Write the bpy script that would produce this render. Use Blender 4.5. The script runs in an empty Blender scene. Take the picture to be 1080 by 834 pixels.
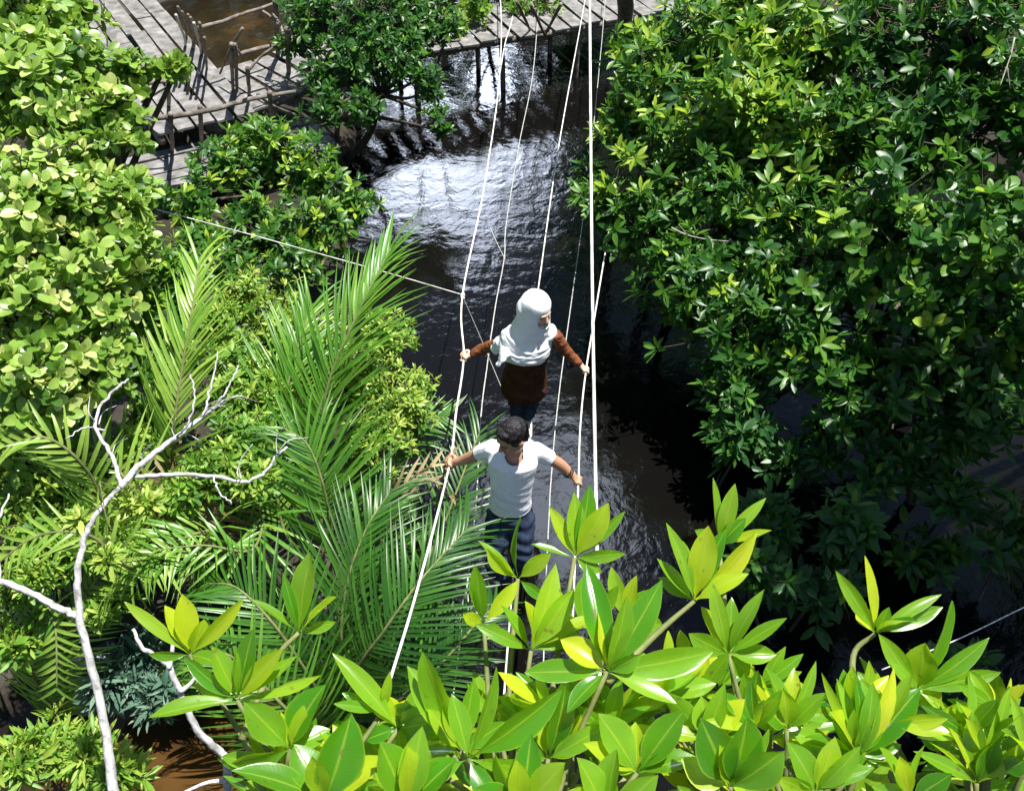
import bpy, bmesh, math, random
import numpy as np
from mathutils import Vector, Matrix

rng = np.random.default_rng(11)
random.seed(11)
S = bpy.context.scene
COL = S.collection

# ------------------------------------------------------------------ camera, sky, sun, exposure
CAM = np.array([0.0, 0.0, 6.3]); PITCH = math.radians(42.0); F = 1007.0
cd = bpy.data.cameras.new('camera'); co = bpy.data.objects.new('camera', cd); COL.objects.link(co)
co.location = CAM; co.rotation_euler = (math.pi / 2 - PITCH, 0, 0)
cd.sensor_width = 36.0; cd.lens = 36.0 * F / 1080.0; cd.clip_start = 0.05; cd.clip_end = 2000
S.camera = co

SUN = np.array([0.25, 0.04, 0.96]); SUN /= np.linalg.norm(SUN)
w = bpy.data.worlds.new('World'); S.world = w; w.use_nodes = True
nt = w.node_tree; nt.nodes.clear()
sky = nt.nodes.new('ShaderNodeTexSky'); sky.sky_type = 'NISHITA'; sky.sun_disc = False
sky.sun_elevation = math.asin(SUN[2]); sky.sun_rotation = math.atan2(SUN[0], SUN[1])
sky.air_density = 1.0; sky.dust_density = 0.5
tcw = nt.nodes.new('ShaderNodeTexCoord'); cn = nt.nodes.new('ShaderNodeTexNoise'); cn.inputs['Scale'].default_value = 2.6; cn.inputs['Detail'].default_value = 6
nt.links.new(tcw.outputs['Generated'], cn.inputs['Vector'])
def wmath(op, x, y=0.0):
    q = nt.nodes.new('ShaderNodeMath'); q.operation = op
    for k_, z in enumerate((x, y)):
        if hasattr(z, 'links'): nt.links.new(z, q.inputs[k_])
        else: q.inputs[k_].default_value = z
    return q.outputs[0]
def added_cloud(az, el, size, soft, thresh):
    """a cumulus bank round one direction of the sky, its edge broken up by noise"""
    az, el = math.radians(az), math.radians(el)
    dn = nt.nodes.new('ShaderNodeVectorMath'); dn.operation = 'DISTANCE'; dn.inputs[1].default_value = (math.sin(az) * math.cos(el), math.cos(az) * math.cos(el), math.sin(el))
    nt.links.new(tcw.outputs['Generated'], dn.inputs[0])
    v = wmath('ADD', wmath('SUBTRACT', 1.0, wmath('DIVIDE', dn.outputs['Value'], size)), wmath('MULTIPLY', wmath('SUBTRACT', cn.outputs['Fac'], 0.5), 2.6))
    return wmath('MINIMUM', wmath('MAXIMUM', wmath('DIVIDE', wmath('SUBTRACT', v, thresh), soft), 0.0), 1.0)
cn.inputs['Scale'].default_value = 7.0
cl = wmath('MAXIMUM', added_cloud(-7.5, 26, 0.165, 0.75, 0.05), wmath('MULTIPLY', added_cloud(4, 50, 0.15, 0.3, 0.3), 0.30))
cm = nt.nodes.new('ShaderNodeMix'); cm.data_type = 'RGBA'; cm.inputs[7].default_value = (190.0, 212.0, 256.0, 1)     # overbright colour of the added clouds, lifts the sheen on the creek
nt.links.new(cl, cm.inputs[0]); nt.links.new(sky.outputs[0], cm.inputs[6])
bg = nt.nodes.new('ShaderNodeBackground'); bg.inputs[1].default_value = 0.055
ow = nt.nodes.new('ShaderNodeOutputWorld')
nt.links.new(cm.outputs[2], bg.inputs[0]); nt.links.new(bg.outputs[0], ow.inputs[0])
sl = bpy.data.lights.new('sun', 'SUN'); sl.energy = 5.0; sl.angle = math.radians(0.5); sl.color = (1.0, 0.965, 0.9)
so = bpy.data.objects.new('sun', sl); COL.objects.link(so); so.location = (10, -5, 30)
so.rotation_euler = Vector(SUN).to_track_quat('Z', 'Y').to_euler()
S.view_settings.view_transform = 'Standard'; S.view_settings.look = 'None'
S.view_settings.exposure = 1.1; S.view_settings.gamma = 1.0; S.view_settings.use_curve_mapping = False
S.cycles.max_bounces = 8; S.cycles.transmission_bounces = 4; S.cycles.diffuse_bounces = 3
S.cycles.glossy_bounces = 3; S.cycles.transparent_max_bounces = 4
S.cycles.sample_clamp_indirect = 6; S.cycles.caustics_reflective = False; S.cycles.caustics_refractive = False
S.cycles.use_denoising = True

# ------------------------------------------------------------------ measuring helpers (photo measurements -> places in metres)
SP, CP = math.sin(PITCH), math.cos(PITCH)
def P(px, py, d):
    u = (px - 540) / F; v = (py - 417) / F
    return np.array([d * u, d * (CP - v * SP), CAM[2] - d * (SP + v * CP)])
def Pz(px, py, z):
    v = (py - 417) / F
    return P(px, py, (CAM[2] - z) / (SP + v * CP))
def nrm(a):
    a = np.asarray(a, float); return a / (np.linalg.norm(a, axis=-1, keepdims=True) + 1e-12)

# ------------------------------------------------------------------ materials
def new_mat(name):
    m = bpy.data.materials.new(name); m.use_nodes = True; n = m.node_tree
    n.nodes.clear(); out = n.nodes.new('ShaderNodeOutputMaterial'); return m, n, out
def ramp(n, stops):
    r = n.nodes.new('ShaderNodeValToRGB'); e = r.color_ramp.elements
    while len(e) < len(stops): e.new(0.5)
    for k, (p, c) in enumerate(stops): e[k].position = p; e[k].color = (*c, 1)
    return r
def leaf_mat(name, stops, trans=0.35, tcol=(0.5, 0.75, 0.06), rough=0.38, spec=0.5, noise=25, veins=False):
    m, n, out = new_mat(name)
    at = n.nodes.new('ShaderNodeAttribute'); at.attribute_name = 'tint'
    r = ramp(n, stops); n.links.new(at.outputs['Fac'], r.inputs[0])
    tc = n.nodes.new('ShaderNodeTexCoord'); nz = n.nodes.new('ShaderNodeTexNoise'); nz.inputs['Scale'].default_value = noise
    nz.inputs['Detail'].default_value = 3
    n.links.new(tc.outputs['Object'], nz.inputs['Vector'])
    mr = n.nodes.new('ShaderNodeMapRange'); mr.inputs[3].default_value = 0.72; mr.inputs[4].default_value = 1.25
    n.links.new(nz.outputs['Fac'], mr.inputs[0])
    mm = n.nodes.new('ShaderNodeMix'); mm.data_type = 'RGBA'; mm.blend_type = 'MULTIPLY'; mm.inputs[0].default_value = 1
    n.links.new(r.outputs[0], mm.inputs[6]); n.links.new(mr.outputs[0], mm.inputs[7])
    b = n.nodes.new('ShaderNodeBsdfPrincipled'); b.inputs['Roughness'].default_value = rough
    b.inputs['Specular IOR Level'].default_value = spec
    if veins:
        al = n.nodes.new('ShaderNodeAttribute'); al.attribute_name = 'along'; ax = n.nodes.new('ShaderNodeAttribute'); ax.attribute_name = 'across'
        def math_(op, x, y):
            q = n.nodes.new('ShaderNodeMath'); q.operation = op
            for k, z in enumerate((x, y)):
                if hasattr(z, 'links'): n.links.new(z, q.inputs[k])
                else: q.inputs[k].default_value = z
            return q.outputs[0]
        ph = math_('SUBTRACT', math_('MULTIPLY', al.outputs['Fac'], 70.0), math_('MULTIPLY', ax.outputs['Fac'], 9.0))
        sv = math_('MULTIPLY', math_('POWER', math_('ABSOLUTE', math_('SINE', ph, 0.0), 0.0), 8.0), 0.05)     # side veins
        rb = n.nodes.new('ShaderNodeMapRange'); rb.inputs[1].default_value = 0.03; rb.inputs[2].default_value = 0.10; rb.inputs[3].default_value = 0.45; rb.inputs[4].default_value = 0
        n.links.new(ax.outputs['Fac'], rb.inputs[0])                                                              # midrib
        rm = n.nodes.new('ShaderNodeMapRange'); rm.inputs[1].default_value = 0.90; rm.inputs[2].default_value = 1.0; rm.inputs[3].default_value = 0; rm.inputs[4].default_value = 0.45
        n.links.new(ax.outputs['Fac'], rm.inputs[0])                                                              # pale margin
        vf = math_('MAXIMUM', math_('MAXIMUM', sv, rb.outputs[0]), rm.outputs[0])
        vm = n.nodes.new('ShaderNodeMix'); vm.data_type = 'RGBA'; vm.inputs[7].default_value = (0.46, 0.56, 0.06, 1)
        n.links.new(vf, vm.inputs[0]); n.links.new(mm.outputs[2], vm.inputs[6])
        sp = n.nodes.new('ShaderNodeTexNoise'); sp.inputs['Scale'].default_value = 55; sp.inputs['Detail'].default_value = 1; n.links.new(tc.outputs['Object'], sp.inputs['Vector'])
        sr = n.nodes.new('ShaderNodeMapRange'); sr.inputs[1].default_value = 0.72; sr.inputs[2].default_value = 0.76; sr.inputs[3].default_value = 0; sr.inputs[4].default_value = 0.7
        n.links.new(sp.outputs['Fac'], sr.inputs[0])
        v2 = n.nodes.new('ShaderNodeMix'); v2.data_type = 'RGBA'; v2.inputs[7].default_value = (0.16, 0.10, 0.03, 1)    # insect and salt spots
        n.links.new(sr.outputs[0], v2.inputs[0]); n.links.new(vm.outputs[2], v2.inputs[6]); mm = v2
        bp = n.nodes.new('ShaderNodeBump'); bp.inputs['Strength'].default_value = 0.35; bp.inputs['Distance'].default_value = 0.002
        n.links.new(vf, bp.inputs['Height']); n.links.new(bp.outputs[0], b.inputs['Normal'])
    n.links.new(mm.outputs[2], b.inputs['Base Color'])
    t = n.nodes.new('ShaderNodeBsdfTranslucent')
    tm = n.nodes.new('ShaderNodeMix'); tm.data_type = 'RGBA'; tm.blend_type = 'MIX'; tm.inputs[0].default_value = 0.55
    tm.inputs[7].default_value = (*tcol, 1); n.links.new(mm.outputs[2], tm.inputs[6]); n.links.new(tm.outputs[2], t.inputs[0])
    mx = n.nodes.new('ShaderNodeMixShader'); mx.inputs[0].default_value = trans
    n.links.new(b.outputs[0], mx.inputs[1]); n.links.new(t.outputs[0], mx.inputs[2]); n.links.new(mx.outputs[0], out.inputs[0])
    return m
def rough_mat(name, c1, c2, scale=8, rough=0.8, bump=0.3, spec=0.3, stretch=(1, 1, 1), detail=6, bdist=0.02, mid=None):
    m, n, out = new_mat(name)
    tc = n.nodes.new('ShaderNodeTexCoord'); mp = n.nodes.new('ShaderNodeMapping'); mp.inputs['Scale'].default_value = stretch
    nz = n.nodes.new('ShaderNodeTexNoise'); nz.inputs['Scale'].default_value = scale; nz.inputs['Detail'].default_value = detail
    n.links.new(tc.outputs['Object'], mp.inputs[0]); n.links.new(mp.outputs[0], nz.inputs['Vector'])
    st = [(0.3, c1), (0.7, c2)] if mid is None else [(0.25, c1), (0.5, mid), (0.75, c2)]
    r = ramp(n, st); n.links.new(nz.outputs['Fac'], r.inputs[0])
    b = n.nodes.new('ShaderNodeBsdfPrincipled'); b.inputs['Roughness'].default_value = rough; b.inputs['Specular IOR Level'].default_value = spec
    n.links.new(r.outputs[0], b.inputs['Base Color'])
    bp = n.nodes.new('ShaderNodeBump'); bp.inputs['Strength'].default_value = bump; bp.inputs['Distance'].default_value = bdist
    n.links.new(nz.outputs['Fac'], bp.inputs['Height']); n.links.new(bp.outputs[0], b.inputs['Normal'])
    n.links.new(b.outputs[0], out.inputs[0]); return m

M = {}
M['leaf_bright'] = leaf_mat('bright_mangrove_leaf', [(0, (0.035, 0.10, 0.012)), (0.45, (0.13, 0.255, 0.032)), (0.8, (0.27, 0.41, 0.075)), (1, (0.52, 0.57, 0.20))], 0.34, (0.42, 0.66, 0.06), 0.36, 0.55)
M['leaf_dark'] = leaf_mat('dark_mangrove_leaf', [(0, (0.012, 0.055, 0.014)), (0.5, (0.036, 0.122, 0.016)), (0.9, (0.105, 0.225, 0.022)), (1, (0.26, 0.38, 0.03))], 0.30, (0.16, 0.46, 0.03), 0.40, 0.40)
M['leaf_near'] = leaf_mat('young_mangrove_leaf', [(0, (0.014, 0.11, 0.008)), (0.35, (0.045, 0.23, 0.008)), (0.7, (0.20, 0.41, 0.022)), (0.95, (0.48, 0.58, 0.018)), (1, (0.56, 0.60, 0.03))], 0.52, (0.64, 0.90, 0.01), 0.24, 0.8, 9, True)
M['leaf_fine'] = leaf_mat('fine_shrub_leaf', [(0, (0.05, 0.15, 0.02)), (0.5, (0.145, 0.30, 0.032)), (1, (0.38, 0.48, 0.085))], 0.36, (0.5, 0.7, 0.05), 0.45, 0.4)
M['leaf_grey'] = leaf_mat('greyish_water_plant_leaf', [(0, (0.04, 0.10, 0.07)), (0.5, (0.08, 0.16, 0.11)), (1, (0.16, 0.24, 0.17))], 0.2, (0.2, 0.4, 0.2), 0.5, 0.4)
M['palm'] = leaf_mat('nipa_leaflet', [(0, (0.022, 0.09, 0.012)), (0.5, (0.085, 0.235, 0.022)), (1, (0.27, 0.41, 0.065))], 0.34, (0.40, 0.70, 0.05), 0.36, 0.5)
M['palm_dry'] = leaf_mat('dry_nipa_leaflet', [(0, (0.10, 0.065, 0.03)), (0.5, (0.20, 0.15, 0.07)), (1, (0.36, 0.31, 0.16))], 0.15, (0.4, 0.3, 0.12), 0.6, 0.25)
M['bark'] = rough_mat('mangrove_bark', (0.025, 0.020, 0.016), (0.115, 0.095, 0.075), 12, 0.85, 0.5, 0.2, (1, 1, .3))
M['twig'] = rough_mat('green_twig', (0.08, 0.11, 0.03), (0.20, 0.20, 0.08), 15, 0.7, 0.2)
M['dead'] = rough_mat('bleached_dead_wood', (0.16, 0.15, 0.145), (0.62, 0.61, 0.60), 22, 0.8, 0.9, 0.25, (1, 1, .35), mid=(0.46, 0.455, 0.445))
M['pale_twig'] = rough_mat('grey_bare_twig', (0.20, 0.18, 0.15), (0.42, 0.39, 0.34), 14, 0.8, 0.3)
M['plank'] = rough_mat('weathered_plank', (0.07, 0.066, 0.062), (0.27, 0.262, 0.255), 7, 0.8, 0.35, 0.25, (1, 1, 1), mid=(0.165, 0.158, 0.153))
M['pole'] = rough_mat('weathered_pole', (0.07, 0.055, 0.045), (0.25, 0.22, 0.19), 10, 0.85, 0.4, 0.2)
M['rope'] = rough_mat('white_nylon_rope', (0.38, 0.36, 0.32), (0.80, 0.79, 0.75), 14, 0.75, 0.3, 0.25, bdist=0.002)
M['cord'] = rough_mat('grey_cord', (0.26, 0.27, 0.25), (0.46, 0.46, 0.43), 50, 0.8, 0.2, 0.2, bdist=0.002)
M['mud'] = rough_mat('swamp_mud', (0.008, 0.007, 0.004), (0.035, 0.027, 0.016), 3.5, 0.65, 0.8, 0.35, detail=9, bdist=0.06)
M['rock'] = rough_mat('grey_rock', (0.16, 0.18, 0.18), (0.32, 0.35, 0.35), 5, 0.8, 0.5)
M['skin'] = rough_mat('warm_skin', (0.40, 0.20, 0.12), (0.50, 0.27, 0.17), 9, 0.5, 0.05, 0.4, bdist=.002)
M['skin_fair'] = rough_mat('fair_skin', (0.60, 0.38, 0.28), (0.70, 0.46, 0.35), 9, 0.5, 0.05, 0.4, bdist=.002)
M['hair'] = rough_mat('black_hair', (0.006, 0.005, 0.006), (0.016, 0.013, 0.014), 60, 0.5, 0.9, 0.28, (1, 1, .25), bdist=.012)
M['shirt'] = rough_mat('white_cotton', (0.76, 0.77, 0.80), (0.83, 0.84, 0.86), 14, 0.85, 0.25, 0.15, bdist=.012)
M['scarf'] = rough_mat('white_scarf_cloth', (0.76, 0.77, 0.79), (0.83, 0.84, 0.85), 10, 0.8, 0.2, 0.15, bdist=.012)
M['tunic'] = rough_mat('dark_brown_velvet', (0.030, 0.011, 0.006), (0.085, 0.030, 0.013), 14, 0.8, 0.35, 0.2, bdist=.01)
M['sleeve'] = rough_mat('rust_brown_velvet', (0.10, 0.032, 0.014), (0.25, 0.085, 0.036), 22, 0.7, 0.4, 0.25, bdist=.008)
M['denim'] = rough_mat('navy_denim', (0.010, 0.016, 0.036), (0.035, 0.055, 0.10), 16, 0.85, 0.3, 0.2, bdist=.01)
M['shoe'] = rough_mat('pale_shoe', (0.50, 0.47, 0.42), (0.66, 0.63, 0.57), 20, 0.6, 0.1)
M['shoe_dark'] = rough_mat('dark_shoe', (0.015, 0.014, 0.014), (0.05, 0.045, 0.04), 20, 0.6, 0.1)
M['bead'] = rough_mat('dark_beads', (0.012, 0.008, 0.006), (0.06, 0.035, 0.022), 90, 0.4, 0.4, 0.5, bdist=.003)
M['lip'] = rough_mat('lip_tone', (0.30, 0.10, 0.085), (0.36, 0.13, 0.11), 30, 0.45, 0.05)
M['brow'] = rough_mat('brow_hair', (0.05, 0.03, 0.02), (0.09, 0.055, 0.04), 60, .7, .1)
M['eye'] = rough_mat('dark_eye', (0.008, 0.006, 0.006), (0.02, 0.014, 0.012), 30, 0.2, 0.0)

def water_mat():
    m, n, out = new_mat('swamp_water')
    geo = n.nodes.new('ShaderNodeNewGeometry')
    # silt: two shallow muddy backwaters are brown, the channel is tea-black
    def spot(c, rad):
        d = n.nodes.new('ShaderNodeVectorMath'); d.operation = 'DISTANCE'; d.inputs[1].default_value = c
        n.links.new(geo.outputs['Position'], d.inputs[0])
        mr = n.nodes.new('ShaderNodeMapRange'); mr.inputs[1].default_value = rad * 0.45; mr.inputs[2].default_value = rad
        mr.inputs[3].default_value = 1; mr.inputs[4].default_value = 0
        n.links.new(d.outputs['Value'], mr.inputs[0]); return mr
    a = spot(tuple(Pz(170, 800, 0)), 1.5); b2 = spot(tuple(Pz(235, 50, 0)), 3.2); b2.inputs[3].default_value = 0.6; c2 = spot(tuple(Pz(60, 300, 0)), 1.0)
    mx = n.nodes.new('ShaderNodeMath'); mx.operation = 'MAXIMUM'; n.links.new(a.outputs[0], mx.inputs[0]); n.links.new(b2.outputs[0], mx.inputs[1])
    mx2 = n.nodes.new('ShaderNodeMath'); mx2.operation = 'MAXIMUM'; n.links.new(mx.outputs[0], mx2.inputs[0]); n.links.new(c2.outputs[0], mx2.inputs[1])
    nz0 = n.nodes.new('ShaderNodeTexNoise'); nz0.inputs['Scale'].default_value = 1.6; nz0.inputs['Detail'].default_value = 5
    n.links.new(geo.outputs['Position'], nz0.inputs['Vector'])
    ml = n.nodes.new('ShaderNodeMath'); ml.operation = 'MULTIPLY'; n.links.new(mx2.outputs[0], ml.inputs[0]); n.links.new(nz0.outputs['Fac'], ml.inputs[1])
    r = ramp(n, [(0.0, (0.0035, 0.0033, 0.003)), (0.3, (0.018, 0.012, 0.006)), (0.66, (0.09, 0.044, 0.012))])
    n.links.new(ml.outputs[0], r.inputs[0])
    p = n.nodes.new('ShaderNodeBsdfPrincipled'); p.inputs['Roughness'].default_value = 0.05; p.inputs['IOR'].default_value = 1.33
    p.inputs['Specular IOR Level'].default_value = 0.5
    n.links.new(r.outputs[0], p.inputs['Base Color'])
    mp = n.nodes.new('ShaderNodeMapping'); mp.inputs['Scale'].default_value = (1.0, 0.9, 1.0)
    n.links.new(geo.outputs['Position'], mp.inputs[0])
    n1 = n.nodes.new('ShaderNodeTexNoise'); n1.inputs['Scale'].default_value = 3.2; n1.inputs['Detail'].default_value = 4; n1.inputs['Distortion'].default_value = 0.8
    n2 = n.nodes.new('ShaderNodeTexNoise'); n2.inputs['Scale'].default_value = 11.0; n2.inputs['Detail'].default_value = 5; n2.inputs['Distortion'].default_value = 0.6
    wv = n.nodes.new('ShaderNodeTexWave'); wv.wave_type = 'RINGS'; wv.rings_direction = 'SPHERICAL'; wv.inputs['Scale'].default_value = 1.1
    wv.inputs['Distortion'].default_value = 3.0; wv.inputs['Detail'].default_value = 2; wv.inputs['Detail Scale'].default_value = 1.2
    mp2 = n.nodes.new('ShaderNodeMapping'); c = Pz(528, 70, 0); mp2.inputs['Location'].default_value = (-c[0], -c[1], 0)
    n.links.new(geo.outputs['Position'], mp2.inputs[0]); n.links.new(mp2.outputs[0], wv.inputs['Vector'])
    for q in (n1, n2): n.links.new(mp.outputs[0], q.inputs['Vector'])
    b1 = n.nodes.new('ShaderNodeBump'); b1.inputs['Strength'].default_value = 0.22; b1.inputs['Distance'].default_value = 0.03
    bb = n.nodes.new('ShaderNodeBump'); bb.inputs['Strength'].default_value = 0.22; bb.inputs['Distance'].default_value = 0.011
    b3 = n.nodes.new('ShaderNodeBump'); b3.inputs['Strength'].default_value = 0.06; b3.inputs['Distance'].default_value = 0.012
    n.links.new(n1.outputs['Fac'], b1.inputs['Height']); n.links.new(n2.outputs['Fac'], bb.inputs['Height']); n.links.new(wv.outputs['Fac'], b3.inputs['Height'])
    n.links.new(b1.outputs[0], bb.inputs['Normal']); n.links.new(bb.outputs[0], b3.inputs['Normal']); n.links.new(b3.outputs[0], p.inputs['Normal'])
    n.links.new(p.outputs[0], out.inputs[0]); return m
M['water'] = water_mat()

# ------------------------------------------------------------------ objects
def tag(o, label=None, cat=None, group=None, kind=None):
    if label: o['label'] = label
    if cat: o['category'] = cat
    if group: o['group'] = group
    if kind: o['kind'] = kind
    return o
def thing(name, label, cat, loc, group=None):
    o = bpy.data.objects.new(name, None); o.empty_display_size = 0.1; COL.objects.link(o); o.location = [float(q) for q in loc]
    return tag(o, label, cat, group)
def attach(o, root):
    o.parent = root; o.matrix_parent_inverse = Matrix.Translation(-root.location) if root.parent is None else Matrix.Translation(-root.matrix_parent_inverse.translation) if False else Matrix.Identity(4)
    return o

class MB:
    """collects quads in world metres; build() links them as one mesh whose origin is the thing it belongs to"""
    def __init__(s): s.v = []; s.f = []; s.t = []; s.q = []; s.n = 0
    def add(s, v, f, t=None, q=None):
        v = np.asarray(v, float).reshape(-1, 3); f = np.asarray(f, int).reshape(-1, 4)
        s.v.append(v); s.f.append(f + s.n); s.t.append(np.zeros(len(v)) if t is None else np.asarray(t, float).reshape(-1)); s.q.append(np.full((len(v), 2), .5) if q is None else np.asarray(q, float)); s.n += len(v)
    def tube(s, pts, rad, sides=6, twist=0.0, cap=True):
        pts = np.asarray(pts, float); n = len(pts); rad = np.broadcast_to(np.asarray(rad, float), (n,))
        tg = nrm(np.gradient(pts, axis=0)); ref = np.array([0, 0, 1.0])
        if abs(tg[:, 2]).mean() > 0.85: ref = np.array([1.0, 0, 0])
        a = nrm(np.cross(tg, ref)); b = np.cross(tg, a)
        th = np.arange(sides) * 2 * math.pi / sides
        ring = a[:, None, :] * np.cos(th)[None, :, None] + b[:, None, :] * np.sin(th)[None, :, None]
        v = pts[:, None, :] + ring * rad[:, None, None]
        if cap:
            v = np.concatenate([np.repeat(pts[:1, None], sides, 1), v, np.repeat(pts[-1:, None], sides, 1)], 0); n += 2
        i = np.arange(n - 1)[:, None] * sides; j = np.arange(sides)[None, :]; k = (j + 1) % sides
        f = np.stack([i + j, i + k, i + sides + k, i + sides + j], -1).reshape(-1, 4)
        s.add(v.reshape(-1, 3), f)
    def box(s, c, ax, ay, az):
        c, ax, ay, az = map(np.asarray, (c, ax, ay, az)); v = [c + i * ax + j * ay + k * az for k in (-1, 1) for j in (-1, 1) for i in (-1, 1)]
        s.add(v, [(0, 2, 3, 1), (4, 5, 7, 6), (0, 1, 5, 4), (2, 6, 7, 3), (0, 4, 6, 2), (1, 3, 7, 5)])
    def build(s, name, mat, root=None, smooth=True, parent=None):
        v = np.concatenate(s.v); f = np.concatenate(s.f); t = np.concatenate(s.t)
        org = np.zeros(3) if root is None else np.array(root.location)
        me = bpy.data.meshes.new(name); me.vertices.add(len(v)); me.vertices.foreach_set('co', (v - org).ravel().astype(np.float32))
        me.loops.add(f.size); me.loops.foreach_set('vertex_index', f.ravel().astype(np.int32))
        me.polygons.add(len(f)); me.polygons.foreach_set('loop_start', np.arange(0, f.size, 4, dtype=np.int32))
        me.polygons.foreach_set('use_smooth', np.full(len(f), smooth))
        at = me.attributes.new('tint', 'FLOAT', 'POINT'); at.data.foreach_set('value', t.astype(np.float32))
        qq = np.concatenate(s.q)
        for nm, ci in (('along', 0), ('across', 1)):
            at = me.attributes.new(nm, 'FLOAT', 'POINT'); at.data.foreach_set('value', qq[:, ci].astype(np.float32))
        me.update(calc_edges=True); me.materials.append(mat)
        o = bpy.data.objects.new(name, me); COL.objects.link(o)
        if parent is not None: o.parent = parent
        elif root is not None: o.parent = root
        return o

def spline(pts, k=8):
    pts = np.asarray(pts, float); n = len(pts)
    if n < 3:
        t = np.linspace(0, 1, k + 1)[:, None]; return pts[0] * (1 - t) + pts[1] * t
    e = np.concatenate([[2 * pts[0] - pts[1]], pts, [2 * pts[-1] - pts[-2]]]); out = []
    for i in range(n - 1):
        p0, p1, p2, p3 = e[i:i + 4]
        for t in np.arange(k) / k:
            out.append(0.5 * (2 * p1 + (p2 - p0) * t + (2 * p0 - 5 * p1 + 4 * p2 - p3) * t * t + (3 * p1 - p0 - 3 * p2 + p3) * t ** 3))
    out.append(pts[-1]); return np.array(out)

PROFILES = {
    'mangrove': ([0, .1, .3, .52, .74, .9, 1], [.05, .14, .80, 1.0, .80, .38, .03]),
    'simple': ([0, .22, .5, .8, 1], [.06, .65, 1.0, .66, .03]),
    'round': ([0, .12, .38, .66, .88, 1], [.08, .45, .93, 1.0, .68, .10]),
    'blade': ([0, .12, .4, .7, 1], [.5, .95, 1.0, .68, .04]),
    'card': ([0, .5, 1], [.1, 1.0, .1]),
}
def add_leaves(mb, base, D, N, L, W, tint, prof='simple', curl=0.12, fold=0.22, cols=3, wave=0.0):
    base = np.asarray(base, float).reshape(-1, 3); n = len(base); D = nrm(D).reshape(-1, 3); N = np.asarray(N, float).reshape(-1, 3)
    N = nrm(N - D * (N * D).sum(1, keepdims=True)); Sd = np.cross(D, N)
    L = np.broadcast_to(np.asarray(L, float), (n,)); W = np.broadcast_to(np.asarray(W, float), (n,))
    curl = np.broadcast_to(np.asarray(curl, float), (n,)); fold = np.broadcast_to(np.asarray(fold, float), (n,))
    tt, ww = map(np.array, PROFILES[prof]); r = len(tt); ac = np.linspace(-1, 1, cols)
    mid = base[:, None] + D[:, None] * (L[:, None] * tt)[..., None] - N[:, None] * ((L * curl)[:, None] * tt ** 2)[..., None]
    hw = 0.5 * W[:, None] * ww; ph = rng.uniform(0, 6.28, (n, 1)); rows = []
    for a_ in ac:
        up = hw * (fold[:, None] * abs(a_) ** 1.3) + wave * W[:, None] * np.sin(tt * 11 + ph + a_ * 1.7) * abs(a_)
        rows.append(mid + Sd[:, None] * (hw * a_)[..., None] + N[:, None] * up[..., None])
    v = np.stack(rows, 2)
    i0 = (np.arange(n) * r * cols)[:, None, None]; k = (np.arange(r - 1) * cols)[None, :, None]; c = np.arange(cols - 1)[None, None, :]
    q = i0 + k + c
    f = np.stack([q, q + 1, q + cols + 1, q + cols], -1).reshape(-1, 4)
    at = np.tile(np.stack([np.repeat(tt, cols), np.tile(np.abs(ac), r)], 1), (n, 1))
    mb.add(v.reshape(-1, 3), f, np.repeat(np.broadcast_to(np.asarray(tint, float), (n,)), r * cols), at)

def rosettes(mb, pts, axes, k, L, W, tint, prof, spread=(35, 88), curl=0.14, fold=0.22):
    """whorls of leaves at twig ends"""
    n = len(pts); a = nrm(axes); h = nrm(np.cross(a, rng.normal(size=(n, 3)))); g = np.cross(a, h)
    for j in range(k):
        th = rng.uniform(0, 6.28, n) * 0.25 + j * 2.39996
        el = np.radians(rng.uniform(spread[0], spread[1], n) if j > 1 else rng.uniform(8, 40, n))
        rad = h * np.cos(th)[:, None] + g * np.sin(th)[:, None]
        D = a * np.cos(el)[:, None] + rad * np.sin(el)[:, None]
        N = a * np.sin(el)[:, None] - rad * np.cos(el)[:, None] + rng.normal(size=(n, 3)) * 0.25
        s = rng.uniform(.7, 1.12, n) * (0.72 if j < 2 else 1)
        add_leaves(mb, pts + D * 0.01 - a * (0.035 * j / k), D, N, L * s, W * s * rng.uniform(.85, 1.15, n),
                   np.clip(tint + rng.normal(size=n) * 0.13 + (0.12 if j < 2 else 0), 0, 1), prof,
                   curl + rng.uniform(-.08, .16, n), fold + rng.uniform(-.1, .15, n))

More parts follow.
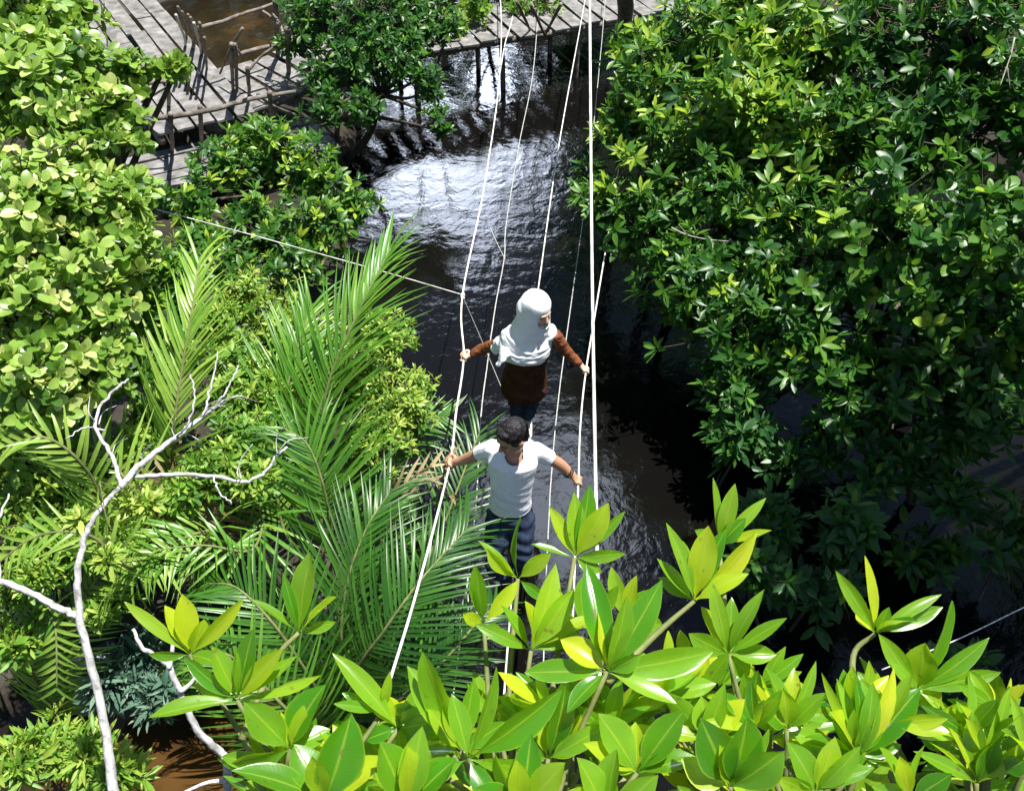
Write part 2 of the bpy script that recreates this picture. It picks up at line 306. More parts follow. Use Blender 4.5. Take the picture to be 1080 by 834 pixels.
def tree(name, label, cat, base, blobs, count, leaf, mat, k=8, prof='simple', tint=0.45, tvar=0.2, trunk_r=0.05, group=None, bark='bark',
         spread=(35, 88), shell=(.35, 1.12), up=0.75, roots=0, young=0.0, trunk_top=None, hlim=0.05, limbs=True, clump=.28):
    """tapered trunk, limbs to every lobe of the crown, twigs, and whorls of leaves at the twig ends"""
    base = np.asarray(base, float); root = thing(name, label, cat, base, group)
    cs = np.array([P(*b[:3]) if len(b) == 4 else np.array(b[:3]) for b in blobs])
    rs = np.array([b[3] * b[2] / F if len(b) == 4 else b[4] for b in blobs])
    top = cs.mean(0) * np.array([1, 1, .8]) if trunk_top is None else np.asarray(trunk_top)
    top[2] = max(top[2] - 0.35 * rs.mean(), base[2] + 0.25)
    wood = MB(); bend = rng.normal(size=3) * 0.12 * [1, 1, .2]
    tr = spline([base, base * .6 + top * .4 + bend, top], 6)
    wood.tube(tr, np.linspace(trunk_r, trunk_r * .6, len(tr)), 8)
    for q in range(roots):
        an = q * 2 * math.pi / roots + rng.uniform(-.4, .4); rr = rng.uniform(.35, .7); h0 = rng.uniform(.3, .8)
        p0 = base * (1 - h0 * .5) + top * (h0 * .5)
        wood.tube(spline([p0, p0 + [math.cos(an) * rr * .6, math.sin(an) * rr * .6, -.08], [base[0] + math.cos(an) * rr, base[1] + math.sin(an) * rr, base[2] - .3]], 5), trunk_r * .3, 5)
    wood.build('trunk', M[bark], root)
    br = MB(); lf = MB()
    wt = rs ** 2; cnt = np.maximum(12, (count * wt / wt.sum()).astype(int))
    for c, r, n in zip(cs, rs, cnt):
        st = tr[-1] if rng.random() < .6 else tr[-4]
        midp = (st + c) / 2 + rng.normal(size=3) * 0.15 * r
        br.tube(spline([st, midp, c], 5), np.linspace(trunk_r * .5, trunk_r * .22, 11), 5)
        nd = max(4, n // 9)
        sd = nrm(rng.normal(size=(nd, 3)) + [0, -.15, .35]); subs = c + sd * r * rng.uniform(.35, .6, (nd, 1))
        for s2 in subs: br.tube(spline([c, (c + s2) / 2 + rng.normal(size=3) * .06 * r, s2], 3), np.linspace(trunk_r * .22, trunk_r * .12, 7), 4)
        ci = rng.integers(0, nd, n)
        d = nrm(rng.normal(size=(n, 3)) * [1, 1, .9] + [0, -.25, .25]); rad = r * rng.uniform(shell[0], shell[1], (n, 1)) * (1 + .26 * np.sin(7 * d[:, :1] + 5 * d[:, 2:] + r * 9)) * (1 + .12 * rng.normal(size=(n, 1)))
        p = c + d * rad; p = p * (1 - clump) + (subs[ci] + rng.normal(size=(n, 3)) * .2 * r) * clump + (p - c) * (clump - .16)
        p[:, 2] = np.maximum(p[:, 2], hlim)
        ax = nrm(d * .75 + [0, -.05, up] + rng.normal(size=(n, 3)) * .35)
        for q in range(n):
            s2 = subs[ci[q]]; br.tube(spline([s2, (s2 + p[q]) / 2 - [0, 0, .06 * r], p[q]], 2), [trunk_r * .12, trunk_r * .1, .006, .005, .004], 3, cap=False)
        # light and dark clumps: leaf age differs from twig to twig
        t0 = np.clip(tint + rng.normal(size=n) * tvar + (rng.random(n) < young) * .4, 0, 1)
        sz = rng.uniform(.8, 1.15, n)
        rosettes(lf, p, ax, k, leaf[0] * sz, leaf[1] * sz, t0, prof, spread)
    br.build('branch', M[bark], root); lf.build('crown', M[mat], root)
    return root

# ------------------------------------------------------------------ setting: bed and water
def bank_height(x, y):
    xl = np.interp(y, [0, 3, 5, 7, 9, 12, 16, 20, 40], [-1.1, -1.0, -0.9, -1.2, -1.6, -1.9, -2.2, -2.5, -3.0])
    xr = np.interp(y, [0, 4, 6, 9, 12, 15, 17, 20, 40], [7.0, 7.0, 7.2, 7.0, 6.0, 3.6, 2.6, 2.6, 3.0])
    s = lambda t: np.clip(t, 0, 1) ** 2 * (3 - 2 * np.clip(t, 0, 1))
    h = -.7 + .95 * s((xl - x) / .8 + .3) + .95 * s((x - xr) / .9 + .3)
    for (c, r, a) in ((Pz(180, 800, 0), 1.15, -.75), (Pz(235, 45, 0), 2.3, -.75), (Pz(110, 790, 0), .7, -.5)):
        h = h + a * np.exp(-(((x - c[0]) ** 2 + (y - c[1]) ** 2) / r ** 2) ** 2)
    h = h + .05 * np.sin(2.1 * x + 1.3 * y) * np.sin(1.7 * y - .6 * x) + .03 * np.sin(5.3 * x) * np.sin(4.7 * y)
    return h
def ground_grid():
    xs = np.concatenate([[-400, -120, -50, -25], np.arange(-16, 16.01, .2), [25, 50, 120, 400]])
    ys = np.concatenate([[-200, -60, -20, -8], np.arange(-3, 30.01, .2), [40, 60, 120, 400]])
    X, Y = np.meshgrid(xs, ys); Z = bank_height(X, Y); v = np.stack([X, Y, Z], -1).reshape(-1, 3)
    nx = len(xs); i = (np.arange(len(ys) - 1)[:, None] * nx + np.arange(nx - 1)[None, :]).reshape(-1)
    mb = MB(); mb.add(v, np.stack([i, i + 1, i + nx + 1, i + nx], -1)); return mb.build('ground', M['mud'])
tag(ground_grid(), kind='structure')
mb = MB(); mb.add([(-400, -200, 0), (400, -200, 0), (400, 400, 0), (-400, 400, 0)], [(0, 1, 2, 3)])
tag(mb.build('water', M['water']), kind='structure')

def gz(px, py, z=0.05):
    p = Pz(px, py, z); p[2] = max(float(bank_height(p[0], p[1])), -.35); return p
def at_ground(x, y): return np.array([x, y, float(bank_height(x, y))])

# far-off wood behind the boardwalk, seen mirrored in the creek
def far_wood():
    mb = MB(); n = 15000
    az = rng.uniform(-1.25, 1.25, n); rad = 20 + 14 * rng.random(n) ** 1.5
    top = 8.5 + 3 * np.sin(az * 9) + 2 * np.sin(az * 23 + 1)
    gap = np.abs(az + 0.045) < 0.10
    top = np.where(gap, 2.6 + 1.2 * np.sin(az * 60), top)
    z = top * rng.random(n) ** .8 + .1
    p = np.stack([rad * np.sin(az), rad * np.cos(az), z], 1)
    D = nrm(rng.normal(size=(n, 3)) + [0, 0, .2]); N = nrm(rng.normal(size=(n, 3)) + [0, -.5, .6])
    add_leaves(mb, p, D, N, rng.uniform(.5, 1.1, n), rng.uniform(.25, .5, n), np.clip(rng.normal(size=n) * .2 + .35, 0, 1), 'card')
    return mb.build('far_forest', M['leaf_dark'])
tag(far_wood(), 'dark mangrove forest standing beyond the boardwalk', None, None, 'stuff')

# ------------------------------------------------------------------ boardwalks
def deck_between(mb, a, b, width, z, n, gap=.012, cross=True, plank=.16, thick=.028, skip=()):
    a = np.array([a[0], a[1], z]); b = np.array([b[0], b[1], z]); L = np.linalg.norm(b - a); t = (b - a) / L; s = np.array([-t[1], t[0], 0])
    if cross:
        m = int(L / (plank + gap))
        for i in range(m):
            if i in skip: continue
            c = a + t * ((i + .5) * (plank + gap)); e = width / 2 * rng.uniform(.94, 1.08); tt = nrm(t + s * rng.normal() * .02)
            mb.box(c + s * rng.normal() * .03 + [0, 0, rng.normal() * .006], tt * plank / 2 * rng.uniform(.9, 1.05), np.cross([0, 0, 1], tt) * e, [0, 0, thick / 2])
    else:
        m = int(width / (plank + gap))
        for i in range(m):
            off = (i - (m - 1) / 2) * (plank + gap); pos = 0.0
            while pos < L - .05:
                ln = min(rng.uniform(1.8, 3.2), L - pos)
                c = a + t * (pos + ln / 2) + s * (off + rng.normal() * .006) + [0, 0, rng.normal() * .007 + rng.uniform(0, .012)]
                tt = nrm(t + s * rng.normal() * .008)
                mb.box(c, tt * (ln / 2 - .008) * (1 if pos + ln < L - .05 else rng.uniform(.96, 1.06)), np.cross([0, 0, 1], tt) * plank / 2 * rng.uniform(.92, 1.04), [0, 0, thick / 2]); pos += ln
    return a, b, t, s, L
ZB = .9
def walkway(label, a, b, width, cross, plank, posts=3, gap=.035, z=ZB):
    root = thing('boardwalk', label, 'boardwalk', ((a[0] + b[0]) / 2, (a[1] + b[1]) / 2, 0), 'weathered plank boardwalks')
    mb = MB(); a3, b3, t, s, L = deck_between(mb, a, b, width, z, 0, gap, cross, plank); mb.build('deck', M['plank'], root, smooth=False)
    for e in (-1, 1):
        mb = MB(); mb.tube([a3 + s * e * width * .42 + [0, 0, -.07], b3 + s * e * width * .42 + [0, 0, -.07]], .05, 7); mb.build('beam', M['pole'], root)
    for i in range(posts):
        for e in (-1, 1):
            p = a3 + t * L * (i + .4) / posts + s * e * width * .40; mb = MB()
            mb.tube(spline([p + [0, 0, -.02], p + [rng.normal() * .03, rng.normal() * .03, -.8], p + [rng.normal() * .05, 0, -1.7]], 3), [.045] * 7, 6); mb.build('post', M['pole'], root)
    return root
def pole_part(root, name, pts, r, mat='pole'):
    r *= .78; mb = MB(); sp = spline(pts, 6); k = len(sp)
    mb.tube(sp + rng.normal(size=sp.shape) * r * .12, np.linspace(r * 1.1, r * .8, k), 7); return mb.build(name, M[mat], root)
pz = lambda px, py, z=ZB: Pz(px, py, z)
A0, A1 = pz(95, -25), pz(218, 132)
w1 = walkway('sunlit boardwalk of long lengthwise planks running from the top left corner to the junction', A0, A1, 1.35, False, .22, 4)
B0, B1 = pz(228, 96), pz(395, 42)
w2 = walkway('short crosswise-plank boardwalk between the junction and the dark tree at top centre', B0, B1, 1.35, True, .26, 2, .05, ZB - .06)
C0, C1 = pz(392, 46, ZB - .06), pz(720, -8, ZB - .06)
w4 = walkway('boardwalk crossing over the creek at the top behind the ropes', C0, C1, 1.25, True, .24, 4, .05, ZB - .06)
D0, D1 = pz(120, 192, .62), pz(345, 140, .62)
w3 = walkway('lower boardwalk of lengthwise planks half hidden by the leafy bush', D0, D1, 1.0, False, .17, 3, .03, .62)
# railings of rough poles: parts of the walk they are nailed to
hp = lambda px, py, h=1.7: Pz(px, py, h)
pole_part(w1, 'rail', [hp(105, 92), hp(140, 89), hp(182, 86)], .035); pole_part(w1, 'rail_post', [Pz(178, 84, 1.75), Pz(178, 118, .7)], .035)
pole_part(w3, 'rail', [hp(146, 127, 1.5), hp(215, 118, 1.5), hp(270, 104, 1.5), hp(312, 97, 1.5)], .038)
for q in ((180, 120), (211, 112), (285, 98)): pole_part(w3, 'rail_post', [Pz(q[0], q[1], 1.55), Pz(q[0] + 2, q[1] + 45, .5)], .035)
pole_part(w3, 'brace', [hp(150, 108, 1.2), hp(178, 90, 1.6)], .02)
pole_part(w3, 'brace', [hp(272, 100, 1.5), hp(290, 113, 1.2), hp(312, 122, .9), hp(326, 138, .65)], .024)
pole_part(w2, 'rail', [hp(208, 30), hp(235, 23), hp(256, 15), hp(292, 3)], .032); pole_part(w2, 'rail', [hp(246, 59, 1.4), hp(280, 50, 1.4), hp(298, 45, 1.4), hp(324, 34, 1.4)], .035)
for q in ((303, 30, 80), (291, 0, 62), (244, 46, 104), (261, 72, 102), (248, 47, 100)):
    pole_part(w2, 'rail_post', [Pz(q[0], q[1], 1.9), Pz(q[0] + 2, q[2], .75)], .05 if q[0] in (303, 291) else .032)
for a, b in (((244, 47, 1.7), (256, 62, 1.4)), ((262, 74, 1.4), (296, 46, 1.6)), ((256, 30, 1.8), (232, 78, 1.1)), ((277, 12, 1.7), (300, 35, 1.5)), ((305, 44, 1.6), (328, 60, 1.1)), ((300, 38, 1.7), (288, 15, 1.8))):
    pole_part(w2, 'brace', [Pz(*a), (Pz(*a) + Pz(*b)) / 2 + [0, 0, .04], Pz(*b)], .022)
pole_part(w3, 'rail', [hp(326, 129, 1.1), hp(345, 124, 1.1), hp(372, 120, 1.1)], .04); pole_part(w3, 'rail_post', [Pz(357, 105, 1.4), Pz(356, 160, .1)], .05)
for a, b in (((560, 5, 1.5), (575, 38, .8)), ((545, 2, 1.6), (560, 34, .8)), ((470, 40, 1.3), (462, 66, .8)), ((430, 50, 1.3), (437, 72, .8)), ((592, 4, 1.4), (575, 36, .8))):
    pole_part(w4, 'rail_post', [Pz(*a), Pz(*b)], .03)
pole_part(w4, 'rail', [hp(408, 60, 1.25), hp(450, 48, 1.25), hp(486, 42, 1.3)], .03)
# a bunch of bare stakes behind the long boardwalk
for i in range(9):
    x0 = 186 + i * 3.6 + rng.normal() * 1.5; y0 = 8 + i * 3 + rng.normal() * 5
    o = thing('wooden_stake', ['thin grey stake in the bunch of stakes by the junction', 'leaning dark stake in the bunch of stakes by the junction'][i % 2], 'stake', Pz(x0 + 10, y0 + 62, 0), 'stakes beside the boardwalk junction')
    pole_part(o, 'pole', [Pz(x0, y0, 1.9), Pz(x0 + 6 + rng.normal() * 3, y0 + 30, 1.0), Pz(x0 + 10, y0 + 62, -.1)], .022, 'dead' if i % 4 == 1 else 'pole')
    o['label'] = ['palest', 'tallest dark', 'shortest', 'thin leaning', 'middle', 'crooked dark', 'thick dark', 'slender grey', 'rightmost'][i] + ' stake in the bunch beside the long boardwalk near the junction'
# dark standing pole where the ropes run over the far boardwalk
o = thing('timber_post', 'thick dark timber post beside the far end of the ropes', 'post', Pz(668, 118, 0))
pole_part(o, 'pole', [Pz(655, -50, 3.2), Pz(660, 20, 1.9), Pz(664, 120, -.1)], .13, 'pole')

# ------------------------------------------------------------------ trees and shrubs
RT = 'mangroves on the right bank'
RL = (.155, .052)
tree('mangrove_tree', 'mangrove overhanging the far end of the creek, leftmost at the top of the right bank', 'mangrove', at_ground(1.9, 10.0),
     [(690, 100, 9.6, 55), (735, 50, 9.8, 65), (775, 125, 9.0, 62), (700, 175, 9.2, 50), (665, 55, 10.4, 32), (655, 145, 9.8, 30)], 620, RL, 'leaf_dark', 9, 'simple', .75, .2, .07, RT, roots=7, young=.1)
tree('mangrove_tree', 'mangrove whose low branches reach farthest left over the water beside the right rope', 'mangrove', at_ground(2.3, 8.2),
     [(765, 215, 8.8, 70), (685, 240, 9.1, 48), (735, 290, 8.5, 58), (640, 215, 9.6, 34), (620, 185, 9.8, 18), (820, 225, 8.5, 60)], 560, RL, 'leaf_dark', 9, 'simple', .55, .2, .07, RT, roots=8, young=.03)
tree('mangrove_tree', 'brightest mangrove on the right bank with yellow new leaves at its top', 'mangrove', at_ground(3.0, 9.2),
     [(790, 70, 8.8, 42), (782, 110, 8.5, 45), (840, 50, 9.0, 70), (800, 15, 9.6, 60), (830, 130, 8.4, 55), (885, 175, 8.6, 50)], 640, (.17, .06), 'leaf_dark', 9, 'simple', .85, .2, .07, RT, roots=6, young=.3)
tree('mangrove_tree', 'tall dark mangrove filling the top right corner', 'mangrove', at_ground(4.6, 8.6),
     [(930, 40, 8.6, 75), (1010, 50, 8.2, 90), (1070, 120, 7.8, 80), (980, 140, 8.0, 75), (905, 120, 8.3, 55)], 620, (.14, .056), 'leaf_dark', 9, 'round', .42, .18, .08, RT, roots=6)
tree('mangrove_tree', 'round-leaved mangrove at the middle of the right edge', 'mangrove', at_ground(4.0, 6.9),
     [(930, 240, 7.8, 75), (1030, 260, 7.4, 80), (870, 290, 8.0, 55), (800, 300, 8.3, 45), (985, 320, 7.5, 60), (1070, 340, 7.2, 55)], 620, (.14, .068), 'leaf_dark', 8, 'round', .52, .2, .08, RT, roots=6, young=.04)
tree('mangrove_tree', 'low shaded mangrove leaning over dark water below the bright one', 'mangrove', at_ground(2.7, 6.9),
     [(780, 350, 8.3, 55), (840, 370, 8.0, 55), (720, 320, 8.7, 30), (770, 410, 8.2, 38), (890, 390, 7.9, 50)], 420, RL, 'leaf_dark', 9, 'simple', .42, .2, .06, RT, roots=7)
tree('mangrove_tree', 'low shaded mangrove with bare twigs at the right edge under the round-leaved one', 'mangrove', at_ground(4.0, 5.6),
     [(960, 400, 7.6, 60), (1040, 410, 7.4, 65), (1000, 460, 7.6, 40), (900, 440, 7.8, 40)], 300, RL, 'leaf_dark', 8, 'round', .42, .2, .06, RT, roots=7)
sap = [((770, 470), 'leftmost small sapling'), ((845, 480), 'small sapling below the leaning mangrove'), ((925, 500), 'wide small sapling in mid-shade'), ((1010, 520), 'small sapling under the bare twigs'),
       ((815, 545), 'small sapling nearest the middle of the dark water'), ((890, 560), 'low sapling straight above the right-hand bright sprig'), ((965, 585), 'sapling above the thin cord'), ((1050, 570), 'sapling at the right edge above the cord'),
       ((850, 620), 'low sapling left of the bright sprig'), ((1010, 720), 'sapling under the thin cord at the right edge'), ((800, 600), 'tiny sapling behind the tall yellow shoot')]
for (q, lab) in sap:
    zc = rng.uniform(.35, .75); c = Pz(q[0], q[1], zc)
    bl = [(*c, 0, rng.uniform(.2, .32)), (*(c + [rng.uniform(-.25, .25), rng.uniform(-.2, .2), .05]), 0, rng.uniform(.15, .24))]
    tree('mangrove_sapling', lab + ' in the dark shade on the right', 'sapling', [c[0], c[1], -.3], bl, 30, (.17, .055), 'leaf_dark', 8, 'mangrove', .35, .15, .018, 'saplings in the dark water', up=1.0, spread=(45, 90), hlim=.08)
# unseen mangroves added outside the frame, crowns hung where they shade the low growth
for k, (b, bl) in enumerate((((6.2, 4.6), [(5.9, 4.4, 5.6, 0, 1.3), (6.6, 4.2, 5.8, 0, 1.3), (5.3, 3.2, 5.4, 0, 1.1), (4.9, 4.2, 7.4, 0, 1.1), (5.2, 3.2, 7.6, 0, 1.1), (6.2, 4.2, 7.9, 0, 1.2)]), ((6.4, 7.4), [(7.4, 7.2, 3.6, 0, 1.0), (7.6, 8.6, 3.8, 0, 1.1), (4.7, 5.0, 7.4, 0, .95), (5.6, 4.7, 7.4, 0, 1.1), (3.9, 4.9, 7.4, 0, .85)]),
                             ((4.4, 2.2), [(4.1, 2.4, 5.0, 0, 1.0), (4.9, 1.6, 5.6, 0, 1.0), (3.9, 3.5, 4.7, 0, .8)]))):
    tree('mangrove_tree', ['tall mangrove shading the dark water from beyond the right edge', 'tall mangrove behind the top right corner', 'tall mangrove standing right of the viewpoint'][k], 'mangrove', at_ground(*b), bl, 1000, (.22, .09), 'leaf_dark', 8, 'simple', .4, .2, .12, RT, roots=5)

LT = 'mangroves on the left bank'
tree('mangrove_tree', 'bright round-leaved mangrove in the top left corner before the boardwalk', 'mangrove', at_ground(-4.2, 6.4),
     [(30, 35, 7.0, 56), (82, 62, 7.0, 34), (45, 100, 6.6, 52), (112, 130, 6.7, 38), (140, 78, 7.1, 20), (172, 74, 7.2, 11), (10, 80, 6.6, 50), (75, 10, 7.2, 24), (188, 70, 7.2, 7)], 640, (.108, .064), 'leaf_bright', 8, 'round', .62, .2, .08, LT, clump=.5)
tree('mangrove_tree', 'bright round-leaved mangrove at the left edge above the palms', 'mangrove', at_ground(-3.7, 5.1),
     [(40, 225, 6.2, 68), (110, 225, 6.4, 48), (145, 250, 6.5, 28), (30, 320, 5.9, 62), (100, 310, 6.1, 48), (55, 400, 5.8, 58), (115, 385, 6.0, 34), (10, 455, 5.8, 36), (75, 190, 6.5, 36), (145, 200, 6.6, 24)], 880, (.104, .062), 'leaf_bright', 8, 'round', .66, .24, .08, LT, clump=.5)
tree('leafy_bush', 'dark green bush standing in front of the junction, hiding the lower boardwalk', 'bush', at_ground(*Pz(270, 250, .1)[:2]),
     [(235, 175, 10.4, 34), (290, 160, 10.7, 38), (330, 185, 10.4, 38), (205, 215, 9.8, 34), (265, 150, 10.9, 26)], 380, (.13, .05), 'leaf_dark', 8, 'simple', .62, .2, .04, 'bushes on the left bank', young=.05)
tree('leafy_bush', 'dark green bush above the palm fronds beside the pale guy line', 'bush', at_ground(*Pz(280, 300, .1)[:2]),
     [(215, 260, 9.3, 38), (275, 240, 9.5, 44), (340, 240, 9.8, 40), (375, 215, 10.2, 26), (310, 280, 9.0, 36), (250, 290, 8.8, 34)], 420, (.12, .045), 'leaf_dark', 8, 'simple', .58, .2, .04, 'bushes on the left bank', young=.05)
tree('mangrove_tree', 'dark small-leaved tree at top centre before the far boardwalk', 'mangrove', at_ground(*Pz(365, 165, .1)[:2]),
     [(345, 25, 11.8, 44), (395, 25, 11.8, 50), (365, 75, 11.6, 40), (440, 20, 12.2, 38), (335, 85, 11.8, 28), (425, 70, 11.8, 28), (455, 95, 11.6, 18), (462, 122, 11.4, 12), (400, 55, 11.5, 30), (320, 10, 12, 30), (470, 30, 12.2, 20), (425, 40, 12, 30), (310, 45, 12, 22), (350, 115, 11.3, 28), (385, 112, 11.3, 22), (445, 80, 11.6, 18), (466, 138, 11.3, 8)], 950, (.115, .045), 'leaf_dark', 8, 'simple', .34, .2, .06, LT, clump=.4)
tree('mangrove_tree', 'olive leafy sprays overhanging the far boardwalk at the top beside the ropes', 'mangrove', at_ground(*Pz(505, -20, .1)[:2]),
     [(500, 10, 14.2, 22), (480, 25, 14, 18), (575, 0, 14.6, 16), (545, 5, 14.6, 14)], 110, (.13, .05), 'leaf_fine', 7, 'simple', .3, .2, .05, LT)
tree('feathery_shrub', 'yellow green fine-leaved shrub spilling toward the creek among the palm fronds', 'shrub', at_ground(*Pz(350, 470, .1)[:2]),
     [(300, 345, 7.8, 45), (265, 315, 8.0, 28), (385, 400, 7.8, 42), (425, 430, 7.6, 34), (345, 380, 7.7, 48), (405, 355, 8.0, 30), (285, 410, 7.3, 38), (400, 460, 7.4, 34), (440, 405, 7.8, 20)], 1500, (.075, .022), 'leaf_fine', 9, 'simple', .62, .22, .03, 'shrubs on the left bank', spread=(30, 95))
tree('feathery_shrub', 'pale green shrub left of the forked dead branch', 'shrub', at_ground(*Pz(60, 690, .1)[:2]),
     [(35, 545, 5.9, 38), (90, 575, 6.0, 34), (30, 615, 5.8, 34), (70, 500, 6.1, 26), (110, 640, 6.2, 26), (15, 680, 5.8, 26)], 420, (.09, .03), 'leaf_fine', 8, 'simple', .5, .25, .03, 'shrubs on the left bank')
tree('feathery_shrub', 'pale yellow shrub filling the left edge below the round-leaved mangrove', 'shrub', at_ground(*Pz(20, 600, .1)[:2]),
     [(20, 500, 6.3, 34), (60, 470, 6.4, 28), (115, 520, 6.4, 30), (140, 470, 6.5, 24), (60, 540, 6.2, 30), (145, 560, 6.4, 24)], 520, (.085, .026), 'leaf_fine', 9, 'simple', .75, .25, .02, 'shrubs on the left bank', clump=.5)
tree('leafy_bush', 'green bush in the gap between the round-leaved mangrove and the pale frond', 'bush', at_ground(*Pz(160, 420, .1)[:2]),
     [(170, 285, 7.6, 30), (150, 330, 7.3, 30), (195, 300, 7.6, 26), (140, 390, 6.9, 30), (180, 370, 7.2, 28), (165, 440, 6.8, 26)], 420, (.11, .04), 'leaf_dark', 8, 'simple', .75, .2, .03, 'bushes on the left bank', young=.05, clump=.4)
tree('feathery_shrub', 'fresh green shrub between the two tall palm fronds', 'shrub', at_ground(*Pz(275, 520, .1)[:2]),
     [(250, 380, 7.4, 30), (240, 420, 7.2, 28), (285, 440, 7.2, 26), (230, 340, 7.6, 24)], 420, (.085, .028), 'leaf_fine', 9, 'simple', .35, .25, .02, 'shrubs on the left bank', clump=.4)
tree('feathery_shrub', 'small pale shrub behind the tip of the dead branch', 'shrub', at_ground(*Pz(235, 590, .1)[:2]),
     [(225, 490, 6.4, 30), (255, 460, 6.6, 28), (190, 520, 6.3, 24), (265, 505, 6.4, 24)], 240, (.09, .03), 'leaf_fine', 8, 'simple', .45, .25, .025, 'shrubs on the left bank')
tree('feathery_shrub', 'yellow green shrub at the bottom left corner by the brown puddle', 'shrub', at_ground(*Pz(85, 834, .0)[:2]),
     [(95, 800, 5.9, 30), (60, 785, 5.9, 26), (130, 815, 5.9, 22), (20, 800, 5.7, 26)], 170, (.14, .028), 'leaf_fine', 9, 'simple', .6, .2, .02, 'shrubs on the left bank')
tree('climbing_plant', 'pale leafy climber on the fork of the white dead tree', 'plant', P(118, 560, 4.45),
     [(138, 530, 4.52, 13), (84, 548, 4.55, 12), (158, 530, 4.5, 11), (112, 590, 4.55, 9)], 30, (.075, .024), 'leaf_fine', 7, 'simple', .8, .15, .004, 'shrubs on the left bank', bark='twig')
tree('water_plant', 'grey green plant in the shade behind the dead branch above the puddle', 'plant', [*Pz(140, 735, 0)[:2], -.2],
     [(140, 705, 6.6, 26), (110, 725, 6.5, 22), (165, 735, 6.5, 22), (150, 680, 6.7, 18)], 130, (.15, .032), 'leaf_grey', 8, 'simple', .5, .2, .02, 'shrubs on the left bank')
tree('water_plant', 'dark green plant between the puddle and the lowest palm fronds', 'plant', [*Pz(215, 735, 0)[:2], -.2],
     [(205, 715, 6.6, 24), (240, 700, 6.7, 20)], 90, (.14, .04), 'leaf_dark', 8, 'simple', .6, .2, .02, 'shrubs on the left bank')

# ------------------------------------------------------------------ nipa palms: fronds with rachis and leaflets
def frond(root, pts, ll, n, tint, mat='palm', ang=(55, 25), droop=.25, width=.024, roll=0.0, r=.016, upv=(0, -.45, .9), both=(1, 1)):
    sp = spline(pts, 10); seg = np.r_[0, np.cumsum(np.linalg.norm(np.diff(sp, axis=0), axis=1))]; n = int(n * 1.2); tt = np.linspace(.2, 1, n) * seg[-1]
    c = np.stack([np.interp(tt, seg, sp[:, i]) for i in range(3)], 1); tg = nrm(np.gradient(c, axis=0))
    upv = nrm(np.array(upv)); side = nrm(np.cross(tg, upv)); nor = np.cross(side, tg)
    side, nor = side * math.cos(roll) + nor * math.sin(roll), nor * math.cos(roll) - side * math.sin(roll)
    fr = MB(); fr.tube(sp, np.linspace(r, r * .3, len(sp)), 6); o = fr.build('frond', M['twig' if mat == 'palm' else 'palm_dry'], root)
    lf = MB(); u = (tt - tt[0]) / (tt[-1] - tt[0])
    for sgn, k in ((-1, both[0]), (1, both[1])):
        if k == 0: continue
        a = np.radians(ang[0] * (1 - u) + ang[1] * u + rng.normal(size=n) * 3)
        D = tg * np.cos(a)[:, None] + side * sgn * np.sin(a)[:, None] + nor * (.16 + rng.normal(size=(n, 1)) * .05)
        L = ll * k * (.62 + .55 * np.sin(np.clip(u * 1.05 + .12, 0, 1) * math.pi) ** .7) * rng.uniform(.9, 1.08, n); keep = rng.random(n) > .04
        add_leaves(lf, c[keep], D[keep], (nor - side * sgn * .35 + rng.normal(size=(n, 3)) * .1)[keep], L[keep], width * rng.uniform(.8, 1.15, keep.sum()),
                   np.clip(tint + rng.normal(size=keep.sum()) * .12, 0, 1), 'blade', droop + rng.uniform(-.12, .26, keep.sum()), .3)
    lf.build('leaflets', M[mat], root, parent=o)
    return o
PG = 'nipa palms on the left bank'
b = gz(345, 615); p1 = thing('nipa_palm', 'big nipa palm whose tall bright frond rises beside the yellow green shrub', 'palm', b, PG)
frond(p1, [b, P(337, 500, 7.2), P(345, 410, 6.9), P(380, 325, 6.8), P(412, 262, 6.9)], .66, 46, .5, ang=(42, 16), roll=.25)
frond(p1, [b + [.05, -.05, 0], P(352, 580, 6.9), P(343, 520, 6.6), P(325, 470, 6.5), P(300, 452, 6.5)], .60, 34, .36, ang=(62, 30))
frond(p1, [b + [-.1, .1, 0], P(300, 560, 7.3), P(290, 480, 7.2), P(305, 400, 7.2), P(325, 330, 7.3)], .60, 36, .55, ang=(50, 22), roll=-.2)
frond(p1, [b + [.1, .1, 0], P(372, 560, 7.6), P(400, 480, 7.7), P(440, 445, 7.7), P(470, 440, 7.7)], .42, 30, .28, ang=(60, 35))
b = gz(195, 590); p2 = thing('nipa_palm', 'nipa palm with a pale V-tipped upright frond left of the big one', 'palm', b, PG)
frond(p2, [b, P(182, 480, 6.5), P(192, 390, 6.3), P(203, 325, 6.3), P(209, 278, 6.4)], .56, 42, .86, ang=(46, 20), roll=.1)
frond(p2, [b + [.1, 0, 0], P(225, 560, 6.5), P(200, 565, 6.2), P(160, 585, 6.0), P(140, 615, 6.0)], .42, 30, .7, ang=(65, 35), droop=.4)
frond(p2, [b + [-.05, 0, 0], P(150, 530, 6.4), P(110, 480, 6.2), P(60, 455, 6.1), P(15, 470, 6.1)], .48, 34, .85, ang=(60, 30), droop=.3)
frond(p2, [b + [.05, .1, 0], P(240, 560, 6.8), P(275, 545, 6.6), P(265, 580, 6.3), P(215, 575, 6.1), P(165, 580, 6.0)], .40, 26, .55, ang=(65, 40), droop=.4)
for (e, m2) in (((150, 545), (175, 500)), ((215, 555), (205, 505)), ((180, 575), (190, 520))):
    frond(p2, [P(195, 545, 6.7), P(m2[0], m2[1], 6.5), P(e[0], e[1] - 10, 6.5), P(e[0] - 5, e[1] + 20, 6.7)], .36, 22, .4, 'palm_dry', ang=(70, 30), droop=.5)
b = gz(365, 765); p3 = thing('nipa_palm', 'dark nipa palm spreading low behind the near leaves beside the man', 'palm', b, PG)
